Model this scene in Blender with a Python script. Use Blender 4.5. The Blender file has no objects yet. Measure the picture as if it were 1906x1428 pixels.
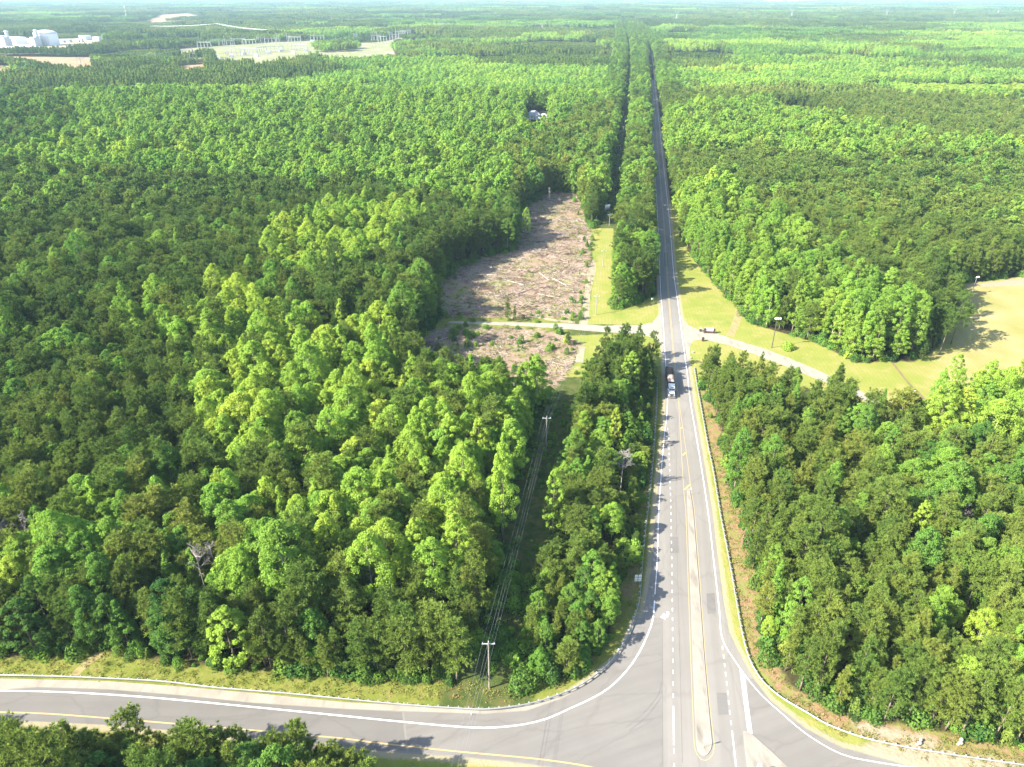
import bpy, bmesh, math, random
import numpy as np
from mathutils import Vector, Matrix
from mathutils.geometry import delaunay_2d_cdt
random.seed(7); rng = np.random.default_rng(7)
sc = bpy.context.scene
# ------------------------------------------------------------------ camera
F = 1322.0; CAMH = 120.0; PW, PH = 1906.0, 1428.0
PITCH = math.atan((714 + 15) / F)
cam = bpy.data.objects.new('camera', bpy.data.cameras.new('camera')); sc.collection.objects.link(cam)
cam.location = (0, 0, CAMH); cam.rotation_euler = (math.pi / 2 - PITCH, 0, 0)
cam.data.sensor_fit = 'HORIZONTAL'; cam.data.sensor_width = 36.0; cam.data.lens = 36.0 * F / PW
cam.data.clip_start = 0.5; cam.data.clip_end = 60000
sc.camera = cam
HAZE = 0.000062
# ------------------------------------------------------------------ light
SUN_EL, SUN_AZ = math.radians(37.0), math.radians(180 + 21)     # azimuth of the sun, from +X towards +Y
w = bpy.data.worlds.new('World'); sc.world = w; w.use_nodes = True
nt = w.node_tree; nt.nodes.clear()
sky = nt.nodes.new('ShaderNodeTexSky'); sky.sky_type = 'NISHITA'; sky.sun_disc = False
sky.sun_elevation = SUN_EL; sky.sun_rotation = math.pi / 2 - SUN_AZ
sky.air_density = 1.0; sky.dust_density = 1.2; sky.ozone_density = 1.0
bg = nt.nodes.new('ShaderNodeBackground'); bg.inputs['Strength'].default_value = 0.13
wo = nt.nodes.new('ShaderNodeOutputWorld')
nt.links.new(sky.outputs[0], bg.inputs[0]); nt.links.new(bg.outputs[0], wo.inputs[0])
sd_ = Vector((math.cos(SUN_AZ) * math.cos(SUN_EL), math.sin(SUN_AZ) * math.cos(SUN_EL), math.sin(SUN_EL)))
sl = bpy.data.lights.new('sun', 'SUN'); sl.energy = 5.0; sl.angle = math.radians(0.5); sl.color = (1.0, 0.93, 0.80)
so = bpy.data.objects.new('sun', sl); sc.collection.objects.link(so)
so.rotation_euler = sd_.to_track_quat('Z', 'Y').to_euler(); so.location = (-200, -80, 300)
sc.view_settings.view_transform = 'Standard'; sc.view_settings.look = 'None'
sc.view_settings.gamma = 1.0; sc.view_settings.use_curve_mapping = False
sc.view_settings.exposure = 1.9
cy = sc.cycles
cy.max_bounces = 5; cy.diffuse_bounces = 3; cy.glossy_bounces = 2; cy.transmission_bounces = 3; cy.volume_bounces = 0
cy.transparent_max_bounces = 4; cy.caustics_reflective = False; cy.caustics_refractive = False
cy.use_denoising = True
cy.sample_clamp_indirect = 6.0
# ------------------------------------------------------------------ pixel <-> ground
_cp, _sp = math.cos(PITCH), math.sin(PITCH)
def G(px, py, z=0.0):
    """the point at height z seen at photo pixel (px, py); works on arrays"""
    px = np.asarray(px, float); py = np.asarray(py, float)
    dx = px - 953; up = 714 - py
    dy = up * _sp + F * _cp; dz = up * _cp - F * _sp
    t = (z - CAMH) / dz
    return np.stack([dx * t, dy * t], -1)
def PJ(x, y, z):
    x = np.asarray(x, float); y = np.asarray(y, float)
    zz = z - CAMH
    dep = y * _cp - zz * _sp; up = y * _sp + zz * _cp
    dep = np.maximum(dep, 1.0)
    return 953 + F * x / dep, 714 - F * up / dep
def height_of(bx, by, ty):
    b = G(bx, by); lo, hi = 0.0, 90.0
    for _ in range(40):
        m = (lo + hi) / 2
        if PJ(b[0], b[1], m)[1] > ty: lo = m
        else: hi = m
    return (lo + hi) / 2
def gp(pts, z=0.0): return [tuple(G(x, y, z)) for x, y in pts]
def gpt(pts, h=9.0):
    """an opening whose near rim is hidden behind tree tops of height h"""
    a = np.array(pts, float); mid = np.interp(a[:, 0], np.sort(a[:, 0]), np.convolve(np.pad(a[np.argsort(a[:, 0]), 1], 2, mode='edge'), np.ones(5) / 5, 'valid'))
    return [tuple(G(x, y, h if y > m else 0.0)) for (x, y), m in zip(pts, mid)]
def polysd(P, poly):
    """signed distance to a polygon, positive inside"""
    poly = np.asarray(poly, float); n = len(poly)
    d2 = np.full(len(P), 1e18); ins = np.zeros(len(P), bool)
    X, Y = P[:, 0], P[:, 1]
    for i in range(n):
        a = poly[i]; b = poly[(i + 1) % n]; e = b - a; L = max(e @ e, 1e-9)
        t = np.clip(((X - a[0]) * e[0] + (Y - a[1]) * e[1]) / L, 0, 1)
        d2 = np.minimum(d2, (X - a[0] - t * e[0]) ** 2 + (Y - a[1] - t * e[1]) ** 2)
        if a[1] != b[1]:
            c = ((a[1] > Y) != (b[1] > Y)) & (X < (b[0] - a[0]) * (Y - a[1]) / (b[1] - a[1]) + a[0])
            ins ^= c
    d = np.sqrt(d2)
    return np.where(ins, d, -d)
def linedist(P, line):
    line = np.asarray(line, float); d2 = np.full(len(P), 1e18); X, Y = P[:, 0], P[:, 1]
    for a, b in zip(line[:-1], line[1:]):
        e = b - a; L = max(e @ e, 1e-9)
        t = np.clip(((X - a[0]) * e[0] + (Y - a[1]) * e[1]) / L, 0, 1)
        d2 = np.minimum(d2, (X - a[0] - t * e[0]) ** 2 + (Y - a[1] - t * e[1]) ** 2)
    return np.sqrt(d2)
def noise2(X, Y, s, seed=0):
    """cheap smooth value noise in 0..1"""
    r = np.random.default_rng(1000 + seed); T = r.random((256, 256))
    x = X / s + 37.3 * seed; y = Y / s + 11.7 * seed
    xi = np.floor(x).astype(int); yi = np.floor(y).astype(int); fx = x - xi; fy = y - yi
    fx = fx * fx * (3 - 2 * fx); fy = fy * fy * (3 - 2 * fy)
    g = lambda a, b: T[a % 256, b % 256]
    return (g(xi, yi) * (1 - fx) + g(xi + 1, yi) * fx) * (1 - fy) + (g(xi, yi + 1) * (1 - fx) + g(xi + 1, yi + 1) * fx) * fy
def inpoly(px, py, poly): return polysd(np.stack([px, py], -1), poly) > 0
def catmull(pts, step=1.5):
    P = [np.array(p, float) for p in pts]; P = [2 * P[0] - P[1]] + P + [2 * P[-1] - P[-2]]
    out = []
    for i in range(1, len(P) - 2):
        L = np.linalg.norm(P[i + 1] - P[i]); n = max(1, min(60, int(L / step)))
        for k in range(n):
            t = k / n; a, b, c, d = P[i - 1:i + 3]
            # centripetal-ish blend to stay tame on uneven knots
            m1 = (c - a) * min(1, 2 * L / (np.linalg.norm(b - a) + L + 1e-9)) / 2
            m2 = (d - b) * min(1, 2 * L / (np.linalg.norm(d - c) + L + 1e-9)) / 2
            h = t * t * (3 - 2 * t)
            out.append((2 * t**3 - 3 * t**2 + 1) * b + (t**3 - 2 * t**2 + t) * m1 + h * c + (t**3 - t**2) * m2)
    out.append(P[-2]); return np.array(out)
# ------------------------------------------------------------------ object helpers
def link(o): sc.collection.objects.link(o); return o
def tag(o, label=None, cat=None, group=None, kind=None):
    if label: o['label'] = label
    if cat: o['category'] = cat
    if group: o['group'] = group
    if kind: o['kind'] = kind
    return o
def empty(name, loc, rz=0.0, **kw):
    o = link(bpy.data.objects.new(name, None)); o.location = loc; o.rotation_euler = (0, 0, rz); o.empty_display_size = .3
    return tag(o, **kw)
def mesh_np(name, V, Fa, mat=None, smooth=False, quads=None):
    """mesh from numpy arrays; Fa (n,3) or (n,4)"""
    me = bpy.data.meshes.new(name); V = np.asarray(V, np.float32); Fa = np.asarray(Fa, np.int32)
    k = Fa.shape[1]
    me.vertices.add(len(V)); me.vertices.foreach_set('co', V.ravel())
    me.loops.add(Fa.size); me.loops.foreach_set('vertex_index', Fa.ravel())
    me.polygons.add(len(Fa)); me.polygons.foreach_set('loop_start', np.arange(0, Fa.size, k, dtype=np.int32))
    me.polygons.foreach_set('loop_total', np.full(len(Fa), k, np.int32))
    if smooth: me.polygons.foreach_set('use_smooth', np.ones(len(Fa), bool))
    me.update(calc_edges=True); me.validate()
    if mat: me.materials.append(mat)
    return me
class MB:
    def __init__(s): s.bm = bmesh.new()
    def box(s, c, d, rz=0.0, m=None, taper=1.0, bevel=0):
        r = bmesh.ops.create_cube(s.bm, size=1.0); vs = r['verts']
        for v in vs:
            k = taper if v.co.z > 0 else 1.0
            v.co = Vector((v.co.x * d[0] * k, v.co.y * d[1] * k, v.co.z * d[2]))
        if bevel:
            es = list({e for v in vs for e in v.link_edges})
            q = bmesh.ops.bevel(s.bm, geom=es, offset=bevel, segments=2, affect='EDGES', profile=.7)
            vs = list({v for v in vs if v.is_valid} | set(q['verts']))
        M = Matrix.Translation(c) @ Matrix.Rotation(rz, 4, 'Z') if m is None else Matrix.Translation(c) @ m
        bmesh.ops.transform(s.bm, matrix=M, verts=vs); return s
    def tube(s, a, b, r1, r2=None, seg=8):
        a, b = Vector(a), Vector(b); r2 = r1 if r2 is None else r2; d = b - a
        if d.length < 1e-6: return s
        q = bmesh.ops.create_cone(s.bm, cap_ends=True, segments=seg, radius1=r1, radius2=r2, depth=d.length)
        M = Matrix.Translation((a + b) / 2) @ d.to_track_quat('Z', 'Y').to_matrix().to_4x4()
        bmesh.ops.transform(s.bm, matrix=M, verts=q['verts']); return s
    def ball(s, c, r, sub=2, sc3=(1, 1, 1)):
        q = bmesh.ops.create_icosphere(s.bm, subdivisions=sub, radius=r)
        bmesh.ops.transform(s.bm, matrix=Matrix.Translation(c) @ Matrix.Diagonal((*sc3, 1)), verts=q['verts']); return s
    def poly(s, pts):
        s.bm.faces.new([s.bm.verts.new(p) for p in pts]); return s
    def prism(s, pts, z0, z1):
        n = len(pts); a = [s.bm.verts.new((p[0], p[1], z0)) for p in pts]; b = [s.bm.verts.new((p[0], p[1], z1)) for p in pts]
        for i in range(n): s.bm.faces.new((a[i], a[(i + 1) % n], b[(i + 1) % n], b[i]))
        vs, fs = tess(pts); top = [s.bm.verts.new((v[0], v[1], z1)) for v in vs]
        for f in fs: s.bm.faces.new([top[i] for i in f])
        return s
    def build(s, name, mat, parent=None, smooth=False, loc=None):
        bmesh.ops.recalc_face_normals(s.bm, faces=s.bm.faces[:])
        me = bpy.data.meshes.new(name); s.bm.to_mesh(me); s.bm.free()
        if smooth:
            for p in me.polygons: p.use_smooth = True
        if mat: me.materials.append(mat)
        o = link(bpy.data.objects.new(name, me))
        if parent: o.parent = parent
        if loc: o.location = loc
        return o
# ------------------------------------------------------------------ materials
def newmat(name):
    m = bpy.data.materials.new(name); m.use_nodes = True; t = m.node_tree; t.nodes.clear()
    out = t.nodes.new('ShaderNodeOutputMaterial'); return m, t, out
class NT:
    def __init__(s, t): s.t = t
    def n(s, typ, **kw):
        x = s.t.nodes.new(typ)
        for k, v in kw.items(): setattr(x, k, v)
        return x
    def put(s, sock, v):
        if hasattr(v, 'is_output') or isinstance(v, bpy.types.NodeSocket): s.t.links.new(v, sock)
        else: sock.default_value = v
    def math(s, op, a, b=0.0, c=None, clamp=False):
        x = s.n('ShaderNodeMath', operation=op, use_clamp=clamp); s.put(x.inputs[0], a); s.put(x.inputs[1], b)
        if c is not None: s.put(x.inputs[2], c)
        return x.outputs[0]
    def noise(s, scale, detail=4, rough=.55, vec=None, dist=0.0):
        x = s.n('ShaderNodeTexNoise'); x.inputs['Scale'].default_value = scale; x.inputs['Detail'].default_value = detail
        x.inputs['Roughness'].default_value = rough; x.inputs['Distortion'].default_value = dist
        if vec is not None: s.t.links.new(vec, x.inputs['Vector'])
        return x.outputs['Fac']
    def mix(s, f, a, b):
        x = s.n('ShaderNodeMix', data_type='RGBA'); s.put(x.inputs[0], f)
        s.put(x.inputs[6], a if not isinstance(a, tuple) else (*a, 1)); s.put(x.inputs[7], b if not isinstance(b, tuple) else (*b, 1))
        return x.outputs[2]
    def ramp(s, f, stops, interp='LINEAR'):
        x = s.n('ShaderNodeValToRGB'); x.color_ramp.interpolation = interp; cr = x.color_ramp
        while len(cr.elements) < len(stops): cr.elements.new(0.5)
        for e, (p, c) in zip(cr.elements, stops): e.position = p; e.color = (*c, 1) if len(c) == 3 else c
        s.put(x.inputs[0], f); return x.outputs[0]
    def attr(s, name, typ='GEOMETRY'):
        x = s.n('ShaderNodeAttribute', attribute_name=name, attribute_type=typ); return x.outputs['Fac']
    def pos(s): return s.n('ShaderNodeNewGeometry').outputs['Position']
    def map(s, vec, scale=(1, 1, 1), rot=(0, 0, 0)):
        x = s.n('ShaderNodeMapping'); s.t.links.new(vec, x.inputs[0]); x.inputs['Scale'].default_value = scale; x.inputs['Rotation'].default_value = rot
        return x.outputs[0]
def simple(name, col, rough=.8, metal=0.0, var=.12, scale=.6, spec=.3, bump=0.0):
    m, t, out = newmat(name); N = NT(t); b = N.n('ShaderNodeBsdfPrincipled')
    tc = N.n('ShaderNodeTexCoord').outputs['Object']
    f = N.noise(scale, 5, .6, tc)
    lo = tuple(c * (1 - var * 1.6) for c in col); hi = tuple(min(1, c * (1 + var)) for c in col)
    t.links.new(N.ramp(f, [(.3, lo), (.7, hi)]), b.inputs['Base Color'])
    b.inputs['Roughness'].default_value = rough; b.inputs['Metallic'].default_value = metal
    b.inputs['Specular IOR Level'].default_value = spec
    if bump:
        bp = N.n('ShaderNodeBump'); bp.inputs['Strength'].default_value = bump; t.links.new(N.noise(scale * 8, 3, .6, tc), bp.inputs['Height'])
        t.links.new(bp.outputs[0], b.inputs['Normal'])
    t.links.new(b.outputs[0], out.inputs[0]); return m
def leafmat(name, stops, trans=.3, var=.35, nscale=.55):
    m, t, out = newmat(name); N = NT(t)
    oi = N.n('ShaderNodeObjectInfo').outputs['Random']
    tint = N.attr('tint', 'INSTANCER')
    f = N.math('ADD', tint, N.math('MULTIPLY', N.math('SUBTRACT', oi, .5), .16), clamp=True)
    col = N.ramp(f, stops)
    nz = N.noise(nscale, 2, .6, N.pos())
    k = N.math('MULTIPLY_ADD', nz, var * 2, 1 - var)
    hs = N.n('ShaderNodeHueSaturation'); t.links.new(col, hs.inputs['Color']); t.links.new(k, hs.inputs['Value'])
    hs.inputs['Saturation'].default_value = 1.0
    N.put(hs.inputs['Hue'], N.math('MULTIPLY_ADD', N.math('FRACT', N.math('MULTIPLY', oi, 7.3)), .022, .484))
    d = N.n('ShaderNodeBsdfDiffuse'); t.links.new(hs.outputs[0], d.inputs[0])
    tr = N.n('ShaderNodeBsdfTranslucent'); t.links.new(hs.outputs[0], tr.inputs[0])
    mx = N.n('ShaderNodeMixShader'); mx.inputs[0].default_value = trans
    t.links.new(d.outputs[0], mx.inputs[1]); t.links.new(tr.outputs[0], mx.inputs[2])
    t.links.new(mx.outputs[0], out.inputs[0]); return m
M = {}
M['pine'] = leafmat('pine_needles', [(0, (.058, .108, .028)), (.35, (.120, .192, .039)), (.65, (.185, .250, .048)), (.85, (.235, .265, .056)), (1, (.30, .25, .09))], .30, .3)
M['leaf'] = leafmat('broadleaf', [(0, (.046, .108, .030)), (.3, (.098, .205, .042)), (.55, (.165, .305, .050)), (.8, (.245, .400, .060)), (1, (.34, .46, .065))], .42, .28)
M['bark'] = simple('bark', (.16, .125, .095), .95, scale=2.0)
M['bark_pale'] = simple('pale_bark', (.34, .30, .25), .95, scale=2.0)
M['dead'] = simple('dead_twigs', (.23, .205, .19), .95, scale=2.0)
M['galv'] = simple('galvanised_steel', (.34, .35, .35), .5, .35, scale=.4)
M['steel'] = simple('steel_grey', (.38, .40, .42), .5, .3)
M['wood'] = simple('weathered_pole_wood', (.27, .245, .205), .9, scale=3.0)
M['white'] = simple('white_paint', (.72, .72, .70), .5, var=.05)
M['offwhite'] = simple('offwhite_cladding', (.50, .51, .51), .6, var=.06, scale=.1)
M['black'] = simple('black_rubber', (.025, .025, .025), .8)
M['dark'] = simple('dark_metal', (.06, .065, .07), .6)
M['glass'] = simple('dark_glass', (.05, .10, .13), .08, spec=.8, var=.02)
M['chrome'] = simple('chrome', (.6, .6, .6), .25, .9, var=.03)
M['brick'] = simple('red_brown_brick', (.080, .050, .040), .9, scale=6.0, var=.3)
M['roofgrey'] = simple('grey_shingle', (.30, .305, .32), .8, scale=1.0)
M['redpaint'] = simple('red_paint', (.55, .09, .05), .6, var=.05)
M['lightglass'] = simple('lamp_glass', (.7, .75, .8), .2, var=.03)
M['greensign'] = simple('green_sign_paint', (.04, .20, .10), .5, var=.04)
M['orange'] = simple('orange_load', (.60, .42, .30), .9, scale=2.5, var=.3)
M['dirtload'] = simple('dark_soil_load', (.10, .075, .055), .95, scale=2.5, var=.4)
M['slash'] = simple('bleached_branch_wood', (.36, .30, .25), .95, scale=.4, var=.45)
M['slashdark'] = simple('brown_branch_wood', (.13, .09, .07), .95, scale=.4, var=.35)
M['stone'] = simple('pale_stone', (.36, .33, .28), .9, scale=2.0, var=.2)
M['cable'] = simple('aluminium_cable', (.22, .23, .24), .5, .2)
M['yellowpost'] = simple('yellow_end_panel', (.70, .55, .10), .6)
def concrete(name, base, stain=.5):
    m, t, out = newmat(name); N = NT(t); b = N.n('ShaderNodeBsdfPrincipled'); p = N.pos()
    f1 = N.noise(.22, 5, .65, p); f2 = N.noise(1.8, 4, .7, p); f3 = N.noise(.6, 3, .5, N.map(p, (1, .25, 1)))
    c = N.ramp(f1, [(.3, tuple(x * .78 for x in base)), (.6, base), (.8, tuple(min(1, x * 1.12) for x in base))])
    c = N.mix(N.math('MULTIPLY', N.ramp(f3, [(.52, (0, 0, 0)), (.72, (1, 1, 1))]), stain), c, tuple(x * .35 for x in base))
    c = N.mix(N.math('MULTIPLY', f2, .25), c, tuple(x * .75 for x in base))
    t.links.new(c, b.inputs['Base Color']); b.inputs['Roughness'].default_value = .9; b.inputs['Specular IOR Level'].default_value = .2
    t.links.new(b.outputs[0], out.inputs[0]); return m
M['concrete'] = concrete('concrete', (.265, .24, .20), .7)
M['gutter'] = concrete('concrete_gutter', (.28, .253, .21), .35)
def asphalt(name, base, rot=0.0, streak=.5):
    m, t, out = newmat(name); N = NT(t); b = N.n('ShaderNodeBsdfPrincipled'); p = N.pos()
    # wheel tracks and dirt drawn out along the road
    al = N.map(p, (1, 1, 1), (0, 0, rot)); st = N.map(al, (.55, .012, 1))
    f1 = N.noise(.9, 3, .55, st); f2 = N.noise(.05, 5, .6, p); f3 = N.noise(3.0, 4, .75, p); f4 = N.noise(.35, 4, .6, N.map(al, (1, .2, 1)))
    c = N.ramp(f2, [(.25, tuple(x * .80 for x in base)), (.55, base), (.8, tuple(x * 1.15 for x in base))])
    c = N.mix(N.math('MULTIPLY', N.ramp(f1, [(.4, (0, 0, 0)), (.65, (1, 1, 1))]), streak), c, tuple(x * .70 for x in base))
    c = N.mix(N.math('MULTIPLY', f3, .35), c, tuple(x * .72 for x in base))
    vr = N.n('ShaderNodeTexVoronoi', feature='DISTANCE_TO_EDGE'); vr.inputs['Scale'].default_value = .16
    wp = N.n('ShaderNodeVectorMath', operation='ADD'); wn = N.n('ShaderNodeTexNoise'); wn.inputs['Scale'].default_value = .5; wn.inputs['Detail'].default_value = 4; t.links.new(p, wn.inputs['Vector'])
    t.links.new(N.map(al, (1, .35, 1)), wp.inputs[0]); t.links.new(wn.outputs['Color'], wp.inputs[1]); t.links.new(wp.outputs[0], vr.inputs['Vector'])
    c = N.mix(N.math('MULTIPLY', N.math('MULTIPLY_ADD', vr.outputs['Distance'], -26, 1.0, clamp=True), .20), c, tuple(x * .45 for x in base))
    c = N.mix(N.math('MULTIPLY', N.ramp(f4, [(.60, (0, 0, 0)), (.8, (1, 1, 1))]), .35), c, tuple(x * .5 for x in base))
    t.links.new(c, b.inputs['Base Color']); b.inputs['Roughness'].default_value = .85; b.inputs['Specular IOR Level'].default_value = .25
    t.links.new(b.outputs[0], out.inputs[0]); return m
M['asphalt'] = asphalt('asphalt', (.200, .187, .168), math.radians(9.3))
M['asphalt2'] = asphalt('asphalt_turn', (.172, .161, .146), math.radians(70), .4)
M['asphalt3'] = asphalt('asphalt_ramp', (.148, .140, .130), math.radians(90), .3)
def paint(name, col):
    m, t, out = newmat(name); N = NT(t); b = N.n('ShaderNodeBsdfPrincipled'); p = N.pos()
    wear = N.ramp(N.noise(2.2, 5, .75, p), [(.40, (0, 0, 0)), (.66, (1, 1, 1))])
    t.links.new(N.mix(N.math('MULTIPLY', wear, .75), col, (.21, .20, .185)), b.inputs['Base Color']); b.inputs['Roughness'].default_value = .7
    t.links.new(b.outputs[0], out.inputs[0]); return m
M['wpaint'] = paint('white_road_paint', (.75, .75, .73)); M['ypaint'] = paint('yellow_road_paint', (.42, .30, .085))
M['gravel'] = concrete('pale_gravel', (.275, .25, .20), .35)
M['sandtrack'] = concrete('pale_sand_track', (.28, .24, .16), .6)
M['brownditch'] = concrete('brown_ditch_soil', (.17, .12, .065), .4)
M['drystraw'] = concrete('dry_brown_ditch_bed', (.27, .22, .10), .5)
# ------------------------------------------------------------------ traced outlines (photo pixels on the ground)
def roadx(Y): return .164 * Y + 22.0            # road centre line beyond the junction
far_road_c = [(roadx(Y), Y) for Y in (215, 260, 300, 400, 540, 700, 900, 1200, 1500, 1733)] + gp([(1204, 84), (1193, 68), (1181, 54), (1176, 46)])
LW = [(roadx(Y) - 3.5, Y) for Y in (1733, 1500, 1200, 900, 700, 540, 420)] + gp([(1229.5, 540), (1233.5, 591), (1237, 650), (1240, 690), (1242.4, 744), (1240.3, 778), (1237, 807), (1233, 849),
      (1228.8, 912), (1226, 954), (1223, 1047), (1219, 1107), (1215.5, 1151), (1207, 1178), (1190, 1214), (1167, 1248), (1133.5, 1281), (1100, 1301), (1067.6, 1316), (1015, 1339),
      (962.5, 1350.5), (901, 1355), (840, 1352), (740, 1343), (640, 1333), (436.5, 1313), (302, 1300.5), (201.5, 1293), (101, 1288), (0, 1286), (-300, 1283)])
RW = [(roadx(Y) + 3.5, Y) for Y in (1733, 1500, 1200, 900, 700, 540, 420)] + gp([(1254, 509), (1262, 565), (1271, 635), (1279, 695), (1284.5, 744), (1295, 807), (1305.5, 870), (1318, 954),
      (1327.6, 1037), (1339, 1137), (1342, 1177.6), (1349, 1201), (1364, 1224.5), (1384.5, 1254.6), (1418, 1295), (1451.5, 1325), (1500, 1366), (1566, 1404), (1632, 1419), (1701, 1429), (1860, 1450)])
ASPH_L = [(roadx(Y) - 4.1, Y) for Y in (1733, 1500, 1200, 900, 700, 540, 420)] + gp([(1227.5, 540), (1231.5, 591), (1234.5, 650), (1237, 690), (1239, 744), (1237, 790), (1233, 830), (1228, 870), (1222, 930),
      (1217, 1000), (1212, 1060), (1205, 1105), (1197, 1144), (1187, 1150), (1160, 1215), (1137.6, 1237.5), (1102.6, 1265.5), (1050, 1299), (980, 1323), (901, 1329), (840, 1327), (752, 1324),
      (640, 1319.5), (470, 1308), (336, 1294), (201, 1283), (70, 1279), (0, 1284), (-400, 1282)])
ASPH_B = gp([(-400, 1334), (0, 1340), (200, 1350), (363, 1364), (584, 1386), (700, 1398), (850, 1409), (946, 1418), (1006, 1426), (1090, 1440), (1140, 1480), (1150, 1900)])
ASPH_R = gp([(1560, 1900), (2100, 1900), (2100, 1500), (1820, 1458), (1720, 1434), (1659, 1416), (1566, 1391), (1500, 1356), (1435, 1305), (1401, 1261), (1378, 1221), (1357, 1177.6), (1347, 1124),
      (1335, 1034), (1325, 950), (1312, 870), (1301, 807), (1290, 744), (1283, 695), (1273.5, 635), (1264, 565), (1256, 509)]) + [(roadx(Y) + 4.1, Y) for Y in (420, 540, 700, 900, 1200, 1500, 1733)]
ASPH = np.array(ASPH_L + ASPH_B + ASPH_R)
LAWN_R = gp([(1244, 372), (1262, 378), (1262, 400), (1268, 440), (1280, 465), (1300, 495), (1325, 522), (1345, 545), (1370, 570), (1385, 590), (1400, 602), (1440, 615), (1480, 626), (1530, 642),
      (1560, 658), (1600, 676), (1650, 672), (1700, 674), (1735, 655), (1757, 615), (1772, 572), (1762, 538), (1790, 528), (1840, 522), (1906, 514), (2150, 505), (2150, 770), (1906, 775), (1830, 772),
      (1760, 797), (1700, 812), (1640, 806), (1560, 780), (1500, 760), (1400, 733), (1330, 714), (1300, 704), (1270, 700), (1262, 620), (1250, 560), (1240, 480), (1236, 420), (1236, 380)])
CLEAR_A = gp([(1075, 362), (1040, 357), (1010, 362), (985, 382), (962, 402), (958, 465), (900, 478), (850, 500), (815, 530), (798, 560), (822, 590), (960, 592), (1075, 592), (1088, 545), (1098, 480), (1100, 430)])
CLEAR_B = gp([(830, 606), (1000, 612), (1060, 627), (1085, 642), (1050, 700), (1020, 740), (800, 735), (770, 690), (765, 640)])
OPEN = {}
OPEN['ramp'] = gp([(-500, 1222), (0, 1227), (100, 1222), (188, 1212), (302, 1232), (450, 1245), (640, 1262), (750, 1270), (905, 1268), (962, 1283), (1006, 1268), (1059, 1258), (1085, 1248), (1120, 1208), (1137, 1181),
      (1144, 1145), (1142, 1105), (1154, 1075), (1180, 1048), (1187, 985), (1192, 930), (1199, 880), (1204, 830), (1209, 770), (1212, 700), (1212, 640), (1300, 640), (1300, 700), (1322, 760), (1342, 820), (1358, 880),
      (1374, 950), (1393, 1030), (1408, 1100), (1414, 1180), (1428, 1230), (1462, 1275), (1516, 1305), (1590, 1332), (1660, 1348), (1760, 1362), (1860, 1382), (2200, 1420), (2200, 1900), (740, 1900), (705, 1482), (560, 1445), (0, 1430), (-500, 1400)])
OPEN['clear'] = gp([(1112, 420), (1100, 425), (1075, 362), (1040, 357), (1010, 362), (985, 382), (962, 402), (958, 465), (900, 478), (850, 500), (815, 530), (798, 560), (822, 585), (800, 612), (765, 640),
      (768, 690), (800, 738), (880, 752), (960, 748), (1020, 742), (1050, 725), (1085, 692), (1150, 682), (1230, 676), (1230, 545), (1197, 560), (1143, 578), (1138, 500), (1140, 425)])
OPEN['lawn'] = LAWN_R
OPEN['house'] = gp([(972, 207), (1026, 207)]) + gp([(1030, 219), (976, 221)], 24)
FAR_FIELDS = [gpt(p, 16) for p in ([(-60, 104), (0, 105), (144, 106.8), (201, 107.5), (168, 111), (171, 116), (268, 121.5), (235, 125), (134, 123), (95, 116), (0, 111), (-60, 111)],
      [(268, 33.8), (302, 27.5), (349, 25), (390, 28.3), (350, 31), (285, 35.5)], [(-20, 122), (25, 123), (14, 129), (-20, 129)], [(335, 122.5), (383, 119), (384, 123), (340, 126)],
      [(1425, 1.5), (1500, 1.5), (1500, 3), (1425, 3)])]
SUBST = [gpt(p, 13) for p in ([(327, 91.5), (491, 80), (590, 75), (638, 76.5), (673, 80), (713, 78), (768, 63.5), (772, 67), (728, 84), (735, 91), (758, 93), (700, 97), (652, 99), (625, 99), (552, 104), (486, 116), (426, 117), (404, 114),
      (398, 104), (335, 102.5)],)]
PLANT = [gpt([(-80, 62), (60, 72), (110, 73), (195, 69.5), (196, 80), (142, 87), (118, 92), (-80, 92)])]
TREEISLE = [gp([(583, 82), (630, 78), (672, 90), (668, 95), (640, 97), (590, 99), (580, 92)]), gp([(724, 84), (745, 74), (790, 70), (800, 90), (756, 91), (735, 88)])]
CORR = gp([(840, 1560), (911, 1281), (1016, 846), (1109, 586), (1122, 496), (1134, 420), (1142.5, 359), (1149, 320), (1154, 286), (1159, 256), (1162, 227), (1167, 180), (1170, 140), (1170.5, 110), (1169, 84), (1159, 44), (1152, 17)])
def open_sd(P, far=False):
    """> 0 where no tree stands"""
    s = np.full(len(P), -1e9)
    for k, poly in OPEN.items(): s = np.maximum(s, polysd(P, poly))
    for poly in FAR_FIELDS + SUBST + PLANT: s = np.maximum(s, polysd(P, poly))
    for poly in TREEISLE: s = np.minimum(s, -polysd(P, poly))
    dr = linedist(P, far_road_c); s = np.maximum(s, np.where(P[:, 1] < 1760, 8.4, 3.5) - dr)
    dc = linedist(P, CORR); s = np.maximum(s, np.where(P[:, 1] < 900, np.where(P[:, 1] < 135, 5.6, 7.0), 6.0) - dc)
    return s
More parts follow.
